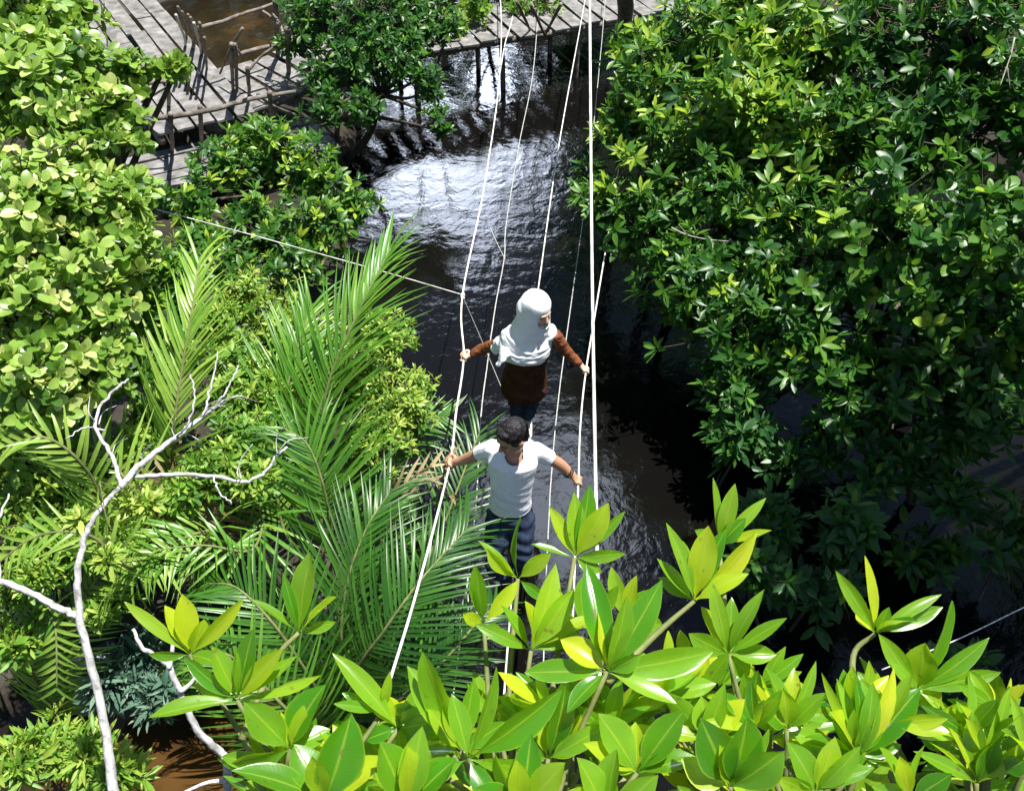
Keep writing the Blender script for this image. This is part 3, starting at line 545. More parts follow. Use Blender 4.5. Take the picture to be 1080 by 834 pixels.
frond(p3, [b, P(375, 715, 6.3), P(405, 665, 6.0), P(445, 610, 6.0), P(490, 560, 6.2)], .62, 44, .08, ang=(60, 25), width=.022)
frond(p3, [b + [-.05, .05, 0], P(330, 720, 6.3), P(290, 660, 6.0), P(250, 620, 6.0), P(220, 615, 6.1)], .58, 40, .25, ang=(60, 30), width=.022)
frond(p3, [b + [.0, .12, 0], P(360, 690, 6.6), P(365, 620, 6.4), P(385, 560, 6.4), P(410, 520, 6.5)], .60, 42, .12, ang=(55, 25), width=.022)
frond(p3, [b + [.1, .0, 0], P(420, 740, 6.4), P(465, 700, 6.3), P(500, 660, 6.3), P(520, 640, 6.4)], .42, 34, .05, ang=(60, 30), width=.022)
frond(p3, [b + [.08, .1, 0], P(420, 660, 7.0), P(465, 560, 7.0), P(492, 490, 7.1), P(505, 458, 7.2)], .50, 36, .05, ang=(62, 30), width=.022)
frond(p3, [b + [-.1, .0, 0], P(315, 760, 6.2), P(275, 720, 6.0), P(240, 690, 5.9), P(205, 690, 6.0)], .50, 36, .5, ang=(62, 30), width=.022)
frond(p2, [gz(195, 590) + [-.1, -.05, 0], P(130, 570, 6.2), P(95, 500, 5.7), P(50, 462, 5.5), P(5, 470, 5.5)], .40, 34, .97, ang=(62, 30), droop=.3)
frond(p2, [gz(195, 590) + [-.1, -.1, 0], P(140, 600, 6.0), P(95, 565, 5.5), P(40, 565, 5.4), P(-10, 600, 5.4)], .34, 30, .95, ang=(62, 35), droop=.4)
b = gz(60, 760, -.05); p4 = thing('nipa_palm', 'small yellow green nipa palm with a hanging frond near the bottom left corner', 'palm', b, PG)
frond(p4, [b, P(50, 690, 6.3), P(45, 640, 6.0), P(58, 660, 5.8), P(60, 725, 5.8)], .26, 36, .8, ang=(75, 50), droop=.35, width=.022, upv=(0, -.8, .4))
frond(p4, [b, P(70, 680, 6.3), P(95, 620, 6.1), P(130, 590, 6.0), P(175, 600, 6.0)], .30, 30, .85, ang=(60, 40), droop=.4, width=.026)
frond(p4, [b, P(30, 700, 6.3), P(10, 650, 6.1), P(-20, 640, 6.0)], .34, 26, .7, ang=(60, 40), droop=.4, width=.026)
# broken dry frond stalks beside the man
b = gz(395, 560); o = thing('dry_palm', 'dead brown palm frond leaning beside the man at the edge of the creek', 'palm', b, PG)
frond(o, [b, P(415, 525, 6.8), P(440, 500, 6.7), P(468, 486, 6.75)], .30, 14, .7, 'palm_dry', ang=(40, 15), droop=.3, r=.014)
frond(o, [b, P(420, 545, 6.8), P(450, 508, 6.7), P(474, 522, 6.7)], .22, 9, .6, 'palm_dry', ang=(40, 15), droop=.3, r=.012)

# mud-coloured hummock rock in the shade
def rock(label, px, py, r):
    c = Pz(px, py, .02); o = thing('rock', label, 'rock', c); bm = bmesh.new(); bmesh.ops.create_icosphere(bm, subdivisions=3, radius=r)
    for v in bm.verts:
        q = v.co.normalized(); v.co *= 1 + .18 * math.sin(5 * q.x + 2) * math.sin(4 * q.y + 1) + .07 * math.sin(11 * q.z + 6 * q.x); v.co.z *= .55
    me = bpy.data.meshes.new('stone'); bm.to_mesh(me); bm.free(); me.materials.append(M['rock'])
    for p in me.polygons: p.use_smooth = True
    s = bpy.data.objects.new('stone', me); COL.objects.link(s); s.parent = o
rock('pale grey rock behind the white dead branch at the puddle edge', 88, 722, .24)

# ------------------------------------------------------------------ dead bleached branches
b = P(118, 834, 4.5); g = at_ground(b[0] + .12, b[1] - .25); o = thing('dead_tree', 'bleached white forked dead tree rising in front of the left bank', 'dead tree', g)
mb = MB(); sp = spline([g, P(124, 990, 4.55), P(119, 834, 4.5), P(105, 740, 4.45), P(84, 650, 4.4), P(84, 590, 4.4), P(100, 545, 4.4), P(128, 512, 4.45)], 8)
mb.tube(sp + rng.normal(size=sp.shape) * .003, np.r_[np.linspace(.038, .020, 24), np.linspace(.020, .010, len(sp) - 24)], 9); mb.build('trunk', M['dead'], o)
for pts, r0, r1 in (([(84, 650, 4.4), (60, 640, 4.38), (30, 624, 4.35), (-15, 606, 4.3)], .018, .015), ([(126, 514, 4.45), (150, 488, 4.5), (185, 462, 4.55), (212, 440, 4.6), (236, 424, 4.6)], .017, .008),
                    ([(140, 503, 4.5), (175, 501, 4.5), (225, 502, 4.55), (255, 508, 4.55), (280, 498, 4.6), (292, 480, 4.6), (303, 472, 4.6)], .011, .006),
                    ([(128, 512, 4.45), (118, 480, 4.5), (100, 445, 4.55), (120, 412, 4.6), (135, 400, 4.6)], .011, .005), ([(214, 440, 4.6), (222, 410, 4.65), (230, 372, 4.7)], .007, .003), ([(225, 430, 4.6), (240, 410, 4.6), (252, 385, 4.65)], .006, .003),
                    ([(110, 455, 4.55), (92, 450, 4.55), (70, 462, 4.5)], .005, .003), ([(185, 462, 4.55), (200, 445, 4.5), (205, 415, 4.5), (200, 395, 4.5)], .006, .003), ([(0, 610, 4.32), (-5, 560, 4.4), (10, 520, 4.5)], .008, .004), ([(225, 502, 4.55), (232, 520, 4.5), (245, 530, 4.5)], .005, .003)):
    mb = MB(); s2 = spline([P(*q) for q in pts], 7); mb.tube(s2 + rng.normal(size=s2.shape) * .003, np.linspace(r0, r1, len(s2)), 7); mb.build('branch', M['dead'], o)
for k in range(15):
    a_ = [(185, 462), (212, 440), (232, 426), (255, 508), (292, 480), (118, 480), (104, 448), (150, 488)][k % 8]; an = rng.uniform(-2.6, -.2); ln = rng.uniform(16, 42)
    q0 = P(a_[0], a_[1], 4.57); q1 = P(a_[0] + math.cos(an) * ln * .5, a_[1] + math.sin(an) * ln * .5, 4.57 + rng.uniform(-.08, .08)); q2 = P(a_[0] + math.cos(an + .4) * ln, a_[1] + math.sin(an + .4) * ln, 4.57 + rng.uniform(-.15, .15))
    mb = MB(); mb.tube(spline([q0, q1, q2], 4), np.linspace(.0035, .0014, 9), 5); mb.build('twig', M['dead'], o)
g = at_ground(*Pz(225, 850, 0)[:2]); o = thing('dead_sapling', 'thin crooked bleached dead sapling over the brown puddle', 'dead tree', g)
mb = MB(); sp = spline([g, P(240, 815, 5.0), P(234, 795, 4.9), P(208, 768, 4.8), P(188, 725, 4.7), P(172, 695, 4.65), P(150, 683, 4.6), P(140, 664, 4.6)], 7)
mb.tube(sp + rng.normal(size=sp.shape) * .003, np.linspace(.026, .008, len(sp)), 7); mb.build('trunk', M['dead'], o)
for pts in ([(240, 822, 5.0), (215, 826, 4.95), (180, 842, 4.9)], [(178, 705, 4.65), (182, 680, 4.7), (178, 655, 4.7)], [(190, 730, 4.7), (205, 715, 4.7), (204, 690, 4.7)]):
    mb = MB(); s2 = spline([P(*q) for q in pts], 6); mb.tube(s2, np.linspace(.014, .006, len(s2)), 6); mb.build('branch', M['dead'], o)
# fallen logs on the left mud
for lab, a, bb, r in (('old grey log lying in the mud at the left edge', (-10, 530, .35), (30, 640, .2), .06), ('thin fallen log crossing the shade below the palms', (190, 620, .25), (300, 660, .15), .04)):
    p0, p1_ = Pz(*a), Pz(*bb); o = thing('fallen_log', lab, 'log', p1_); mb = MB(); mb.tube(spline([p0, (p0 + p1_) / 2 + [0, 0, .05], p1_], 6), np.linspace(r, r * .7, 13), 8); mb.build('trunk', M['bark'], o)
# bare twigs among the right-hand leaves
for lab, pts in (('pale bare branch in the right-hand leaves beside the right rope', [(708, 240, 8.35), (725, 248, 8.3), (750, 253, 8.3), (790, 256, 8.4)]), ('pale bare twig in the leaves near the top right edge', [(1070, 40, 7.2), (1066, 58, 7.16), (1062, 70, 7.15), (1055, 90, 7.1)])):
    w3p = [P(*q) for q in pts]; o = thing('bare_branch', lab, 'branch', w3p[0]); mb = MB(); mb.tube(spline(w3p, 6), np.linspace(.007, .003, 6 * (len(pts) - 1) + 1), 6)
    mb.tube(spline([w3p[1], w3p[1] + [-.1, -.05, .14]], 4), np.linspace(.006, .003, 5), 5); mb.tube(spline([w3p[2], w3p[2] + [.06, -.05, -.16]], 4), np.linspace(.005, .003, 5), 5); mb.build('twig', M['pale_twig'], o)

# ------------------------------------------------------------------ ropes
def rope(label, pts, r, mat='rope', k=24, sides=9, knots=(), group='ropes of the rope bridge', jit=.0):
    sp = spline(pts, k)
    if jit: sp = sp + np.cumsum(rng.normal(size=sp.shape) * jit, axis=0) * .2 + rng.normal(size=sp.shape) * jit * .3
    o = thing('rope', label, 'rope', sp[0], group); mb = MB(); mb.tube(sp, r, sides); mb.build('strand', M[mat], o)
    for q in knots:
        kb = MB(); q = np.asarray(q); d = nrm(sp[np.argmin(np.linalg.norm(sp - q, axis=1)) - 1] - q); th = np.linspace(0, 14, 40); e1 = nrm(np.cross(d, [0, 0, 1])); e2 = np.cross(d, e1)
        kb.tube(q + e1 * (np.cos(th) * r * 1.7)[:, None] + e2 * (np.sin(th) * r * 1.7)[:, None] + d * (np.linspace(-3.5, 3.5, 40) * r)[:, None], r * .85, 6); kb.build('knot', M[mat], o)
    return o
HL_m, HR_m = P(474, 490, 6.66), P(610, 508, 6.6)          # the man's hands
HL_w, HR_w = P(489, 377, 7.66), P(618, 391, 7.62)         # the woman's hands
knA = P(527, 78, 12.4)
RA = [P(514, -60, 17.5), P(527, -5, 14.8), knA, P(511, 195, 10.2), P(488, 310, 8.35), HL_w, P(481, 435, 7.1), HL_m, P(441, 618, 5.4), P(408, 728, 4.7), P(368, 860, 4.2), P(300, 1100, 3.8)]
rope('left white hand rope held by both walkers, knotted near the far boardwalk', RA, .0082, knots=(P(527, 70, 12.55), P(525, 84, 12.2), P(488, 312, 8.33)))
rope('short white rope tail from the left hand rope knot to the far boardwalk', [knA, P(533, 45, 13.6), P(541, 15, 14.6), P(545, -40, 16)], .008)
RE = [P(672, -40, 15.5), P(662, 80, 12.0), P(652, 180, 10.2), P(631, 310, 8.6), HR_w, P(612, 450, 7.1), HR_m, P(606, 600, 5.9), P(600, 760, 5.3), P(590, 1000, 4.8)]
rope('right hand rope held by both walkers', RE, .007, knots=(P(657, 130, 11.0),))
rope('thickest white rope, running straight down right of the walkers', [P(621.5, -60, 6.4), P(624, 250, 5.2), P(628, 500, 4.4), P(632, 700, 3.9), P(636, 900, 3.6)], .0085)
FW, FM = P(551, 446, 8.42), P(541, 610, 7.18)
rope('foot rope under both walkers, left of the thickest rope', [P(622, -40, 16.2), P(617, 0, 15), P(590, 150, 11.7), P(569, 295, 9.9), P(557, 380, 9.0), FW, P(546, 520, 7.75), FM, P(530, 760, 6.4), P(520, 1000, 5.9)], .0075)
rope('thin left lower rope between the left hand rope and the foot rope', [P(570, -30, 15.8), P(563, 70, 13.0), P(548, 150, 11.6), P(534, 235, 10.3), P(532, 272, 9.8), P(523, 320, 9.2), P(513, 390, 8.5), P(507, 440, 8.0), P(502, 530, 7.3), P(490, 640, 6.6), P(470, 800, 6.0)], .0055, 'cord', jit=.0015, knots=(P(532, 272, 9.8),))
rope('thin grey right lower rope between the foot rope and the right hand rope', [P(641, -30, 15.5), P(633, 60, 13.0), P(620, 190, 11.0), P(603, 315, 9.5), P(590, 410, 8.4), P(582, 490, 7.7), P(577, 580, 7.0), P(572, 720, 6.3), P(566, 900, 5.9)], .005, 'cord', jit=.0015)
rope('pale guy line stretched from the left trees to the left hand rope', [P(165, 221, 8.0), P(255, 245, 8.2), P(338, 268, 8.25), P(420, 291, 8.3), P(488, 311, 8.33)], .004, 'rope')
rope('slanting lacing cord behind the woman, upper one', [P(517, 240, 10.2), P(524, 256, 10.0), P(532, 272, 9.8)], .0038, 'cord')
rope('slanting lacing cord running from the guy line knot down past the woman', [P(488, 313, 8.33), P(502, 345, 8.5), P(516, 378, 8.6), P(534, 420, 8.6), P(549, 446, 8.45)], .0038, 'cord')
rope('thin pale cord crossing the dark shade at the right edge', [P(930, 706, 5.0), P(1010, 674, 5.0), P(1085, 638, 5.0), P(1200, 585, 5.0)], .0035, 'rope')

# ------------------------------------------------------------------ people
class Body:
    def __init__(s): s.bm = bmesh.new()
    def ell(s, c, r, ax=None, seg=16):
        m = Matrix.Translation(Vector(c)) @ (Matrix(np.array(ax).T.tolist()).to_4x4() if ax is not None else Matrix.Identity(4)) @ Matrix.Diagonal((*r, 1))
        bmesh.ops.create_uvsphere(s.bm, u_segments=seg, v_segments=seg // 2 + 2, radius=1, matrix=m); return s
    def limb(s, pts, rad, seg=10, k=4):
        sp = spline(pts, k) if len(pts) > 2 else np.array(pts); rr = np.interp(np.linspace(0, 1, len(sp)), np.linspace(0, 1, len(rad)), rad)
        s.loft([(c, r, r) for c, r in zip(sp, rr)], None, seg); s.ell(sp[0], [rr[0]] * 3, None, 10); s.ell(sp[-1], [rr[-1]] * 3, None, 10); return s
    def loft(s, rings, side, seg=20):
        """rings of (centre, half width, half depth); side = direction of the width"""
        cs = np.array([r[0] for r in rings], float); tg = nrm(np.gradient(cs, axis=0)); rows = []
        for (c, rx, ry), t in zip(rings, tg):
            sd = np.array(side, float) if side is not None else (np.cross(t, [0, 0, 1]) if abs(t[2]) < .9 else np.cross(t, [1, 0, 0]))
            sd = nrm(sd - t * np.dot(sd, t)); fr = np.cross(t, sd)
            rows.append([s.bm.verts.new(np.asarray(c) + sd * rx * math.cos(a) + fr * ry * math.sin(a)) for a in np.arange(seg) * 2 * math.pi / seg])
        for a, b in zip(rows[:-1], rows[1:]):
            for i in range(seg): s.bm.faces.new((a[i], a[(i + 1) % seg], b[(i + 1) % seg], b[i]))
        s.bm.faces.new(rows[0][::-1]); s.bm.faces.new(rows[-1]); return s
    def build(s, name, mat, root, voxel=.006, smooth=4, cut=None, warp=None, thick=0):
        bmesh.ops.recalc_face_normals(s.bm, faces=s.bm.faces)
        me = bpy.data.meshes.new(name + '_raw'); s.bm.to_mesh(me); s.bm.free(); t = bpy.data.objects.new(name + '_raw', me); COL.objects.link(t)
        r = t.modifiers.new('r', 'REMESH'); r.mode = 'VOXEL'; r.voxel_size = voxel
        if smooth: q = t.modifiers.new('s', 'SMOOTH'); q.iterations = smooth; q.factor = .5
        dg = bpy.context.evaluated_depsgraph_get(); ne = bpy.data.meshes.new_from_object(t.evaluated_get(dg)); ne.name = name
        bpy.data.objects.remove(t); bpy.data.meshes.remove(me)
        if warp is not None:
            n = len(ne.vertices); v = np.empty(n * 3, np.float32); ne.vertices.foreach_get('co', v); nn = np.empty(n * 3, np.float32); ne.vertices.foreach_get('normal', nn)
            v = warp(v.reshape(-1, 3).astype(float), nn.reshape(-1, 3).astype(float)); ne.vertices.foreach_set('co', v.astype(np.float32).ravel()); ne.update()
        if cut is not None:
            bm = bmesh.new(); bm.from_mesh(ne); kill = [v for v in bm.verts if cut(np.array(v.co))]; bmesh.ops.delete(bm, geom=kill, context='VERTS')
            for _ in range(10):                                     # even out the cut hem
                mv = {v: sum((e.other_vert(v).co for e in v.link_edges if e.is_boundary), Vector()) / 2 for v in bm.verts if v.is_boundary and sum(e.is_boundary for e in v.link_edges) == 2}
                for v, c_ in mv.items(): v.co = v.co * .5 + c_ * .5
            bm.to_mesh(ne); bm.free()
        org = np.array(root.location); ne.transform(Matrix.Translation(-Vector(org))); ne.materials.clear(); ne.materials.append(mat)
        ne.polygons.foreach_set('use_smooth', np.ones(len(ne.polygons), bool)); ne.update()
        o = bpy.data.objects.new(name, ne); COL.objects.link(o); o.parent = root
        if thick: q = o.modifiers.new('t', 'SOLIDIFY'); q.thickness = thick; q.offset = -1
        return o
def creases(v, seed, f, dirs=(1, 1, 1), k=7):
    g = np.random.default_rng(seed); out = np.zeros(len(v)); w0 = v + .02 * np.sin(v[:, [1, 2, 0]] * 17 + 1)
    for i in range(k):
        d = nrm(g.normal(size=3) * dirs); q = np.sin(w0 @ d * f * (1 + .35 * i) + g.uniform(0, 6.28)); out += (1 - 2 * np.abs(q)) / (1 + .5 * i)
    return out / 2.2
def grip(bd, rp, rd, wrist, r_rope=.012, k=1.0, flip=1):
    """a fist closed on the rope: palm, four fingers of unequal length wound round it, thumb against them"""
    rp, rd, wrist = map(np.asarray, (rp, rd, wrist)); a = nrm(rd) * flip; u = wrist - rp; u = nrm(u - a * np.dot(u, a)); w_ = np.cross(a, u)
    R = r_rope + .009 * k
    pc = rp + u * (R + .022 * k)
    bd.loft([(wrist, .021 * k, .026 * k), (wrist * .4 + pc * .6, .02 * k, .034 * k), (pc, .017 * k, .042 * k), (rp + u * R, .012 * k, .043 * k)], w_, 12)
    bd.ell(wrist, [.025 * k] * 3)
    for i, ln in enumerate((1.0, 1.12, 1.05, .82)):
        off = a * (.033 - .022 * i) * k; pts = []
        for q in np.linspace(-.25, 1, 7):
            th = q * 4.2 * ln; pts.append(rp + off + u * math.cos(th) * R * 1.15 + w_ * math.sin(th) * R * 1.15)
        bd.limb([pts[j] for j in (0, 2, 4, 6)], [.0098 * k, .0092 * k, .0082 * k, .007 * k], 8, 4)
    tb = wrist * .5 + pc * .5 + a * .034 * k
    bd.limb([tb, pc + a * .05 * k - w_ * .022 * k, rp + a * .042 * k - w_ * R * 1.25, rp + a * .03 * k - u * R * .9 - w_ * R * .9], [.014 * k, .012 * k, .0105 * k, .0085 * k], 8, 4)
def frame(face, up=(0, 0, 1)):
    f = nrm(face); s = nrm(np.cross(f, up)); u = np.cross(s, f); return np.array([s, f, u])      # side, front, up
def head(bd, c, face, k=1.0):
    s, f, u = ax = frame(face); c = np.asarray(c)
    bd.ell(c + u * .025 * k - f * .008 * k, (.076 * k, .094 * k, .098 * k), ax, 24)                       # skull
    bd.ell(c - u * .045 * k + f * .022 * k, (.058 * k, .066 * k, .074 * k), ax, 20)                       # face and jaw
    bd.ell(c - u * .100 * k + f * .062 * k, (.024 * k, .022 * k, .018 * k), ax)                             # chin
    bd.limb([c + u * .012 * k + f * .088 * k, c - u * .028 * k + f * .108 * k], [.009 * k, .0145 * k])      # nose
    bd.ell(c - u * .032 * k + f * .098 * k, (.019 * k, .010 * k, .010 * k), ax)
    bd.ell(c + u * .024 * k + f * .082 * k, (.052 * k, .012 * k, .010 * k), ax)                             # brow
    bd.ell(c - u * .064 * k + f * .084 * k, (.022 * k, .011 * k, .009 * k), ax)                             # mouth
    for e in (-1, 1):
        bd.ell(c + s * e * .040 * k - u * .022 * k + f * .070 * k, (.020 * k, .018 * k, .018 * k), ax)      # cheeks
        bd.ell(c + s * e * .078 * k - u * .005 * k - f * .008 * k, (.010 * k, .020 * k, .031 * k), ax)      # ears
    return ax
def face_bits(root, c, ax, k=1.0, brow=True):
    s, f, u = ax; c = np.asarray(c)
    for e in (-1, 1):
        q = Body(); q.ell(c + s * e * .031 * k + u * .003 * k + f * .080 * k, (.009 * k, .0075 * k, .0032 * k), ax); q.build('eye', M['eye'], root, .002, 1)
        q = Body(); q.limb([c + s * e * .014 * k + u * .026 * k + f * .095 * k, c + s * e * .034 * k + u * .031 * k + f * .090 * k, c + s * e * .054 * k + u * .024 * k + f * .072 * k], [.0024 * k, .003 * k, .002 * k]); q.build('eyebrow', M['brow'], root, .002, 1)
    q = Body(); q.ell(c - u * .0645 * k + f * .0935 * k, (.021 * k, .006 * k, .0075 * k), ax); q.build('mouth', M['lip'], root, .002, 1)
def shoe(root, ankle, fwd, mat, name='shoe'):
    q = Body(); a = np.asarray(ankle); f = nrm(fwd)
    q.limb([a + [0, 0, -.02] - f * .05, a + f * .06 + [0, 0, -.035], a + f * .15 + [0, 0, -.048]], [.042, .042, .030], 12); q.ell(a, (.045, .045, .05)); return q.build(name, mat, root, .006, 3)

# ---- man: white shirt, leaning forward, face turned to his right and down
man = thing('person', 'dark-haired man in white t-shirt and navy jeans gripping the ropes and looking down sideways', 'person', FM, 'walkers on the rope bridge')
hipM = P(538, 540, 6.62); chM = P(541, 488, 6.30); shM = P(542, 471, 6.26); nkM = P(543, 468, 6.14); hdM = P(541, 461, 6.03)
SL, SR = P(518, 473, 6.30), P(567, 476, 6.30)
EL, ER = P(494, 483, 6.52), P(591, 490, 6.48)
WL = HL_m + nrm(EL - HL_m) * .085; WR = HR_m + nrm(ER - HR_m) * .085
rdl = nrm(P(441, 618, 5.4) - HL_w); rdr = nrm(P(606, 600, 5.9) - HR_w)
bd = Body()
bd.loft([(hipM, .12, .09), (hipM * .5 + chM * .5, .12, .09), (chM, .15, .095), (shM, .135, .07), (shM + [0, -.01, .05], .055, .055)], (1, 0, 0))
bd.limb([shM, nkM, hdM + [0.0, .02, -.05]], [.062, .056, .056], 14)
bd.limb([SL, EL, WL], [.048, .041, .029], 12); bd.limb([SR, ER, WR], [.048, .041, .029], 12)
bd.limb([SL, SL * .6 + EL * .4], [.050, .046]); bd.limb([SR, SR * .6 + ER * .4], [.050, .046])
grip(bd, HL_m, rdl, WL, .0125, 1.05, -1); grip(bd, HR_m, rdr, WR, .0105, 1.05, -1)
faceM = nrm([-.78, -.50, -.36])
axM = head(bd, hdM, faceM, 1.03)
KL, KR = hipM + [-.10, -.16, -.42], hipM + [.085, -.10, -.43]; FL, FR = FM + [-.05, .0, .085], FM + [.05, .22, .085]
bd.limb([hipM + [-.075, 0, -.04], KL, FL], [.07, .058, .040], 12); bd.limb([hipM + [.075, 0, -.04], KR, FR], [.07, .058, .040], 12)
bd.build('body', M['skin'], man, .0045, 3)
face_bits(man, hdM, axM, 1.03)
s_, f_, u_ = axM
hr = Body(); hr.ell(hdM + u_ * .047 - f_ * .020, (.089, .103, .092), axM, 24); hr.ell(hdM - f_ * .055 + u_ * .0, (.078, .055, .075), axM, 20)
hr.ell(hdM + u_ * .095 + f_ * .045, (.062, .042, .030), axM, 16)
for e in (-1, 1): hr.ell(hdM + s_ * e * .072 + u_ * .02 + f_ * .015, (.014, .03, .045), axM, 12)
def mess(v, n):
    q = (v - hdM); return v + n * (.0035 * creases(q, 21, 70, (1.3, .5, .5)))[:, None]
def hair_cut(p):
    q = p - hdM; return (q @ f_) > .066 and (q @ u_) < .062 and abs(q @ s_) < .07
hr.build('hair', M['hair'], man, .005, 2, cut=hair_cut, warp=mess)
sh = Body()
hem = P(538, 531, 6.58)
sh.loft([(hem - nrm(chM - hem) * .02, .150, .120), (hem * .7 + chM * .3, .140, .118), (hem * .35 + chM * .65, .152, .122), (chM + [0, 0, .01], .168, .126), (shM + [0, 0, -.03], .162, .110), (shM + [0, 0, .015], .14, .085), (shM + [0, -.01, .055], .085, .07)], (1, 0, 0), 28)
for a, b2 in ((SL, EL), (SR, ER)): sh.limb([a * .94 + shM * .06, a * .62 + b2 * .38 + [0, 0, .0], a * .34 + b2 * .66], [.064, .058, .056], 16)
def shirt_fold(v, n):
    q = v - chM
    w1_ = .0034 * creases(v, 3, 21, (1, .7, .9)) * np.clip(.75 - q[:, 2] * 1.5, .3, 1.2)
    return v + n * w1_[:, None]
ncen = nkM + np.array([-.004, -.06, -.03])
def neck_cut(p): q = (p - ncen) / [.085, .10, .105]; return q @ q < 1
def cuff_cut(p):
    for a, b2 in ((SL, EL), (SR, ER)):
        d = b2 - a; t = np.dot(p - a, d) / np.dot(d, d)
        if t > .50 and np.linalg.norm(p - a - d * t) < .11: return True
    return False
sh.build('shirt', M['shirt'], man, .006, 4, cut=lambda p: neck_cut(p) or cuff_cut(p) , warp=shirt_fold, thick=.004)
je = Body(); je.loft([(hem + [0, 0, .04], .124, .096), (hipM, .150, .115), (hipM + [0, 0, -.10], .14, .11)], (1, 0, 0))
je.limb([hipM + [-.075, 0, -.04], KL, FL + [0, 0, .03]], [.098, .076, .058], 14); je.limb([hipM + [.075, 0, -.04], KR, FR + [0, 0, .03]], [.098, .076, .058], 14)
fold = lambda v, n: v + n * (.005 * np.sin(v[:, 2] * 70 + v[:, 0] * 30 + 2 * np.sin(v[:, 1] * 30)))[:, None]
je.build('jeans', M['denim'], man, .007, 3, warp=fold)
shoe(man, FL, (-.1, -1, 0), M['shoe_dark']); shoe(man, FR, (.15, -1, 0), M['shoe_dark'])
q = Body(); d = nrm(ER - WR); e1 = nrm(np.cross(d, [0, 0, 1])); e2 = np.cross(d, e1)
for i in range(14):
    a = i * 2 * math.pi / 14; q.ell(WR + d * .03 + (e1 * math.cos(a) + e2 * math.sin(a)) * .033, [.0095] * 3, None, 8); q.ell(WR + d * .052 + (e1 * math.cos(a) + e2 * math.sin(a)) * .035, [.0075] * 3, None, 8)
q.build('bracelet', M['bead'], man, .003, 0)

# ---- woman: white headscarf, brown velvet tunic, navy jeans
wom = thing('person', 'woman in white headscarf and brown velvet tunic holding the ropes behind the man', 'person', FW, 'walkers on the rope bridge')
hipW = P(553, 402, 7.85); chW = P(557, 366, 7.42); shW = P(558, 355, 7.36); nkW = P(562, 342, 7.25); hdW = P(564, 325, 7.14)
SLw, SRw = P(533, 362, 7.38), P(585, 354, 7.36); ELw, ERw = P(512, 367, 7.58), P(597, 370, 7.50)
WLw = HL_w + nrm(ELw - HL_w) * .08; WRw = HR_w + nrm(ERw - HR_w) * .08
bd = Body()
bd.loft([(hipW, .14, .10), (hipW * .5 + chW * .5, .115, .09), (chW, .13, .09), (shW, .135, .075), (shW + [0, -.01, .04], .06, .055)], (1, 0, 0))
bd.limb([shW, nkW, hdW + [0, .02, -.05]], [.055, .048, .05], 14)
bd.limb([SLw, ELw, WLw], [.044, .036, .025], 12); bd.limb([SRw, ERw, WRw], [.044, .036, .025], 12)
grip(bd, HL_w, rdl, WLw, .0125, .95, -1); grip(bd, HR_w, rdr, WRw, .0105, .95, -1)
faceW = nrm([.68, -.64, -.26]); hdF = hdW + faceW * .022; axW = head(bd, hdF, faceW, 1.10)
FLw, FRw = FW + [-.05, -.02, .085], FW + [.04, -.02, .085]; KLw, KRw = hipW * .5 + FLw * .5 + [-.02, -.10, .02], hipW * .5 + FRw * .5 + [.02, -.12, .02]
bd.limb([hipW + [-.08, 0, -.02], KLw, FLw], [.08, .056, .036], 12); bd.limb([hipW + [.08, 0, -.02], KRw, FRw], [.08, .056, .036], 12)
bd.build('body', M['skin_fair'], wom, .0045, 3)
face_bits(wom, hdF, axW, 1.10)
s_w, f_w, u_w = axW
tu = Body(); hemW = P(552, 420, 7.95)
tu.loft([(hemW, .150, .12), (hemW * .75 + hipW * .25, .178, .135), (hemW * .4 + hipW * .6, .200, .145), (hipW, .194, .140), (hipW * .5 + chW * .5, .160, .118), (chW, .158, .112), (shW, .145, .09), (shW + [0, -.01, .03], .07, .06)], (1, 0, 0), 28)
tu.build('tunic', M['tunic'], wom, .006, 4, warp=lambda v, n: v + n * (.006 * creases(v, 12, 20, (1.2, 1, .6)))[:, None])
for a, e, w_ in ((SLw, ELw, WLw), (SRw, ERw, WRw)):
    q = Body(); q.limb([a, e, w_ + (e - w_) * .12], [.058, .048, .037], 14)
    q.build('sleeve', M['sleeve'], wom, .005, 3, warp=lambda v, n: v + n * (.004 * creases(v, 14, 45))[:, None])
hj = Body()
hj.ell(hdW + u_w * .030 - f_w * .006, (.122, .122, .126), axW, 28)
hj.ell(hdW - u_w * .055 - f_w * .004, (.128, .088, .125), axW, 24)
hj.ell(hdW - u_w * .015 - f_w * .035, (.130, .098, .125), axW, 24); hj.ell(hdW * .5 + nkW * .5 - f_w * .02 + [0, .01, -.02], (.135, .10, .11), axW, 24)
hj.loft([(hdW + [0, .0, -.02], .118, .11), (nkW + [0, 0, .02], .140, .125), (nkW * .5 + shW * .5 + [-.01, -.01, 0], .15, .125), (shW + [-.02, -.015, .0], .205, .140), (chW + [-.025, -.02, .0], .205, .155), (chW + [-.03, -.035, -.085], .165, .140)], (1, .05, .1), 30)
hj.limb([SLw + [.03, 0, .03], SLw + [-.03, .0, .0], SLw + [-.07, .01, -.05]], [.075, .068, .05], 14)
hj.limb([SRw + [-.05, 0, .03], SRw + [.0, .0, -.005]], [.075, .055], 14)
hj.limb([SLw + [.0, -.06, -.02], P(531, 375, 7.25), P(526, 384, 7.24)], [.05, .042, .022], 12)
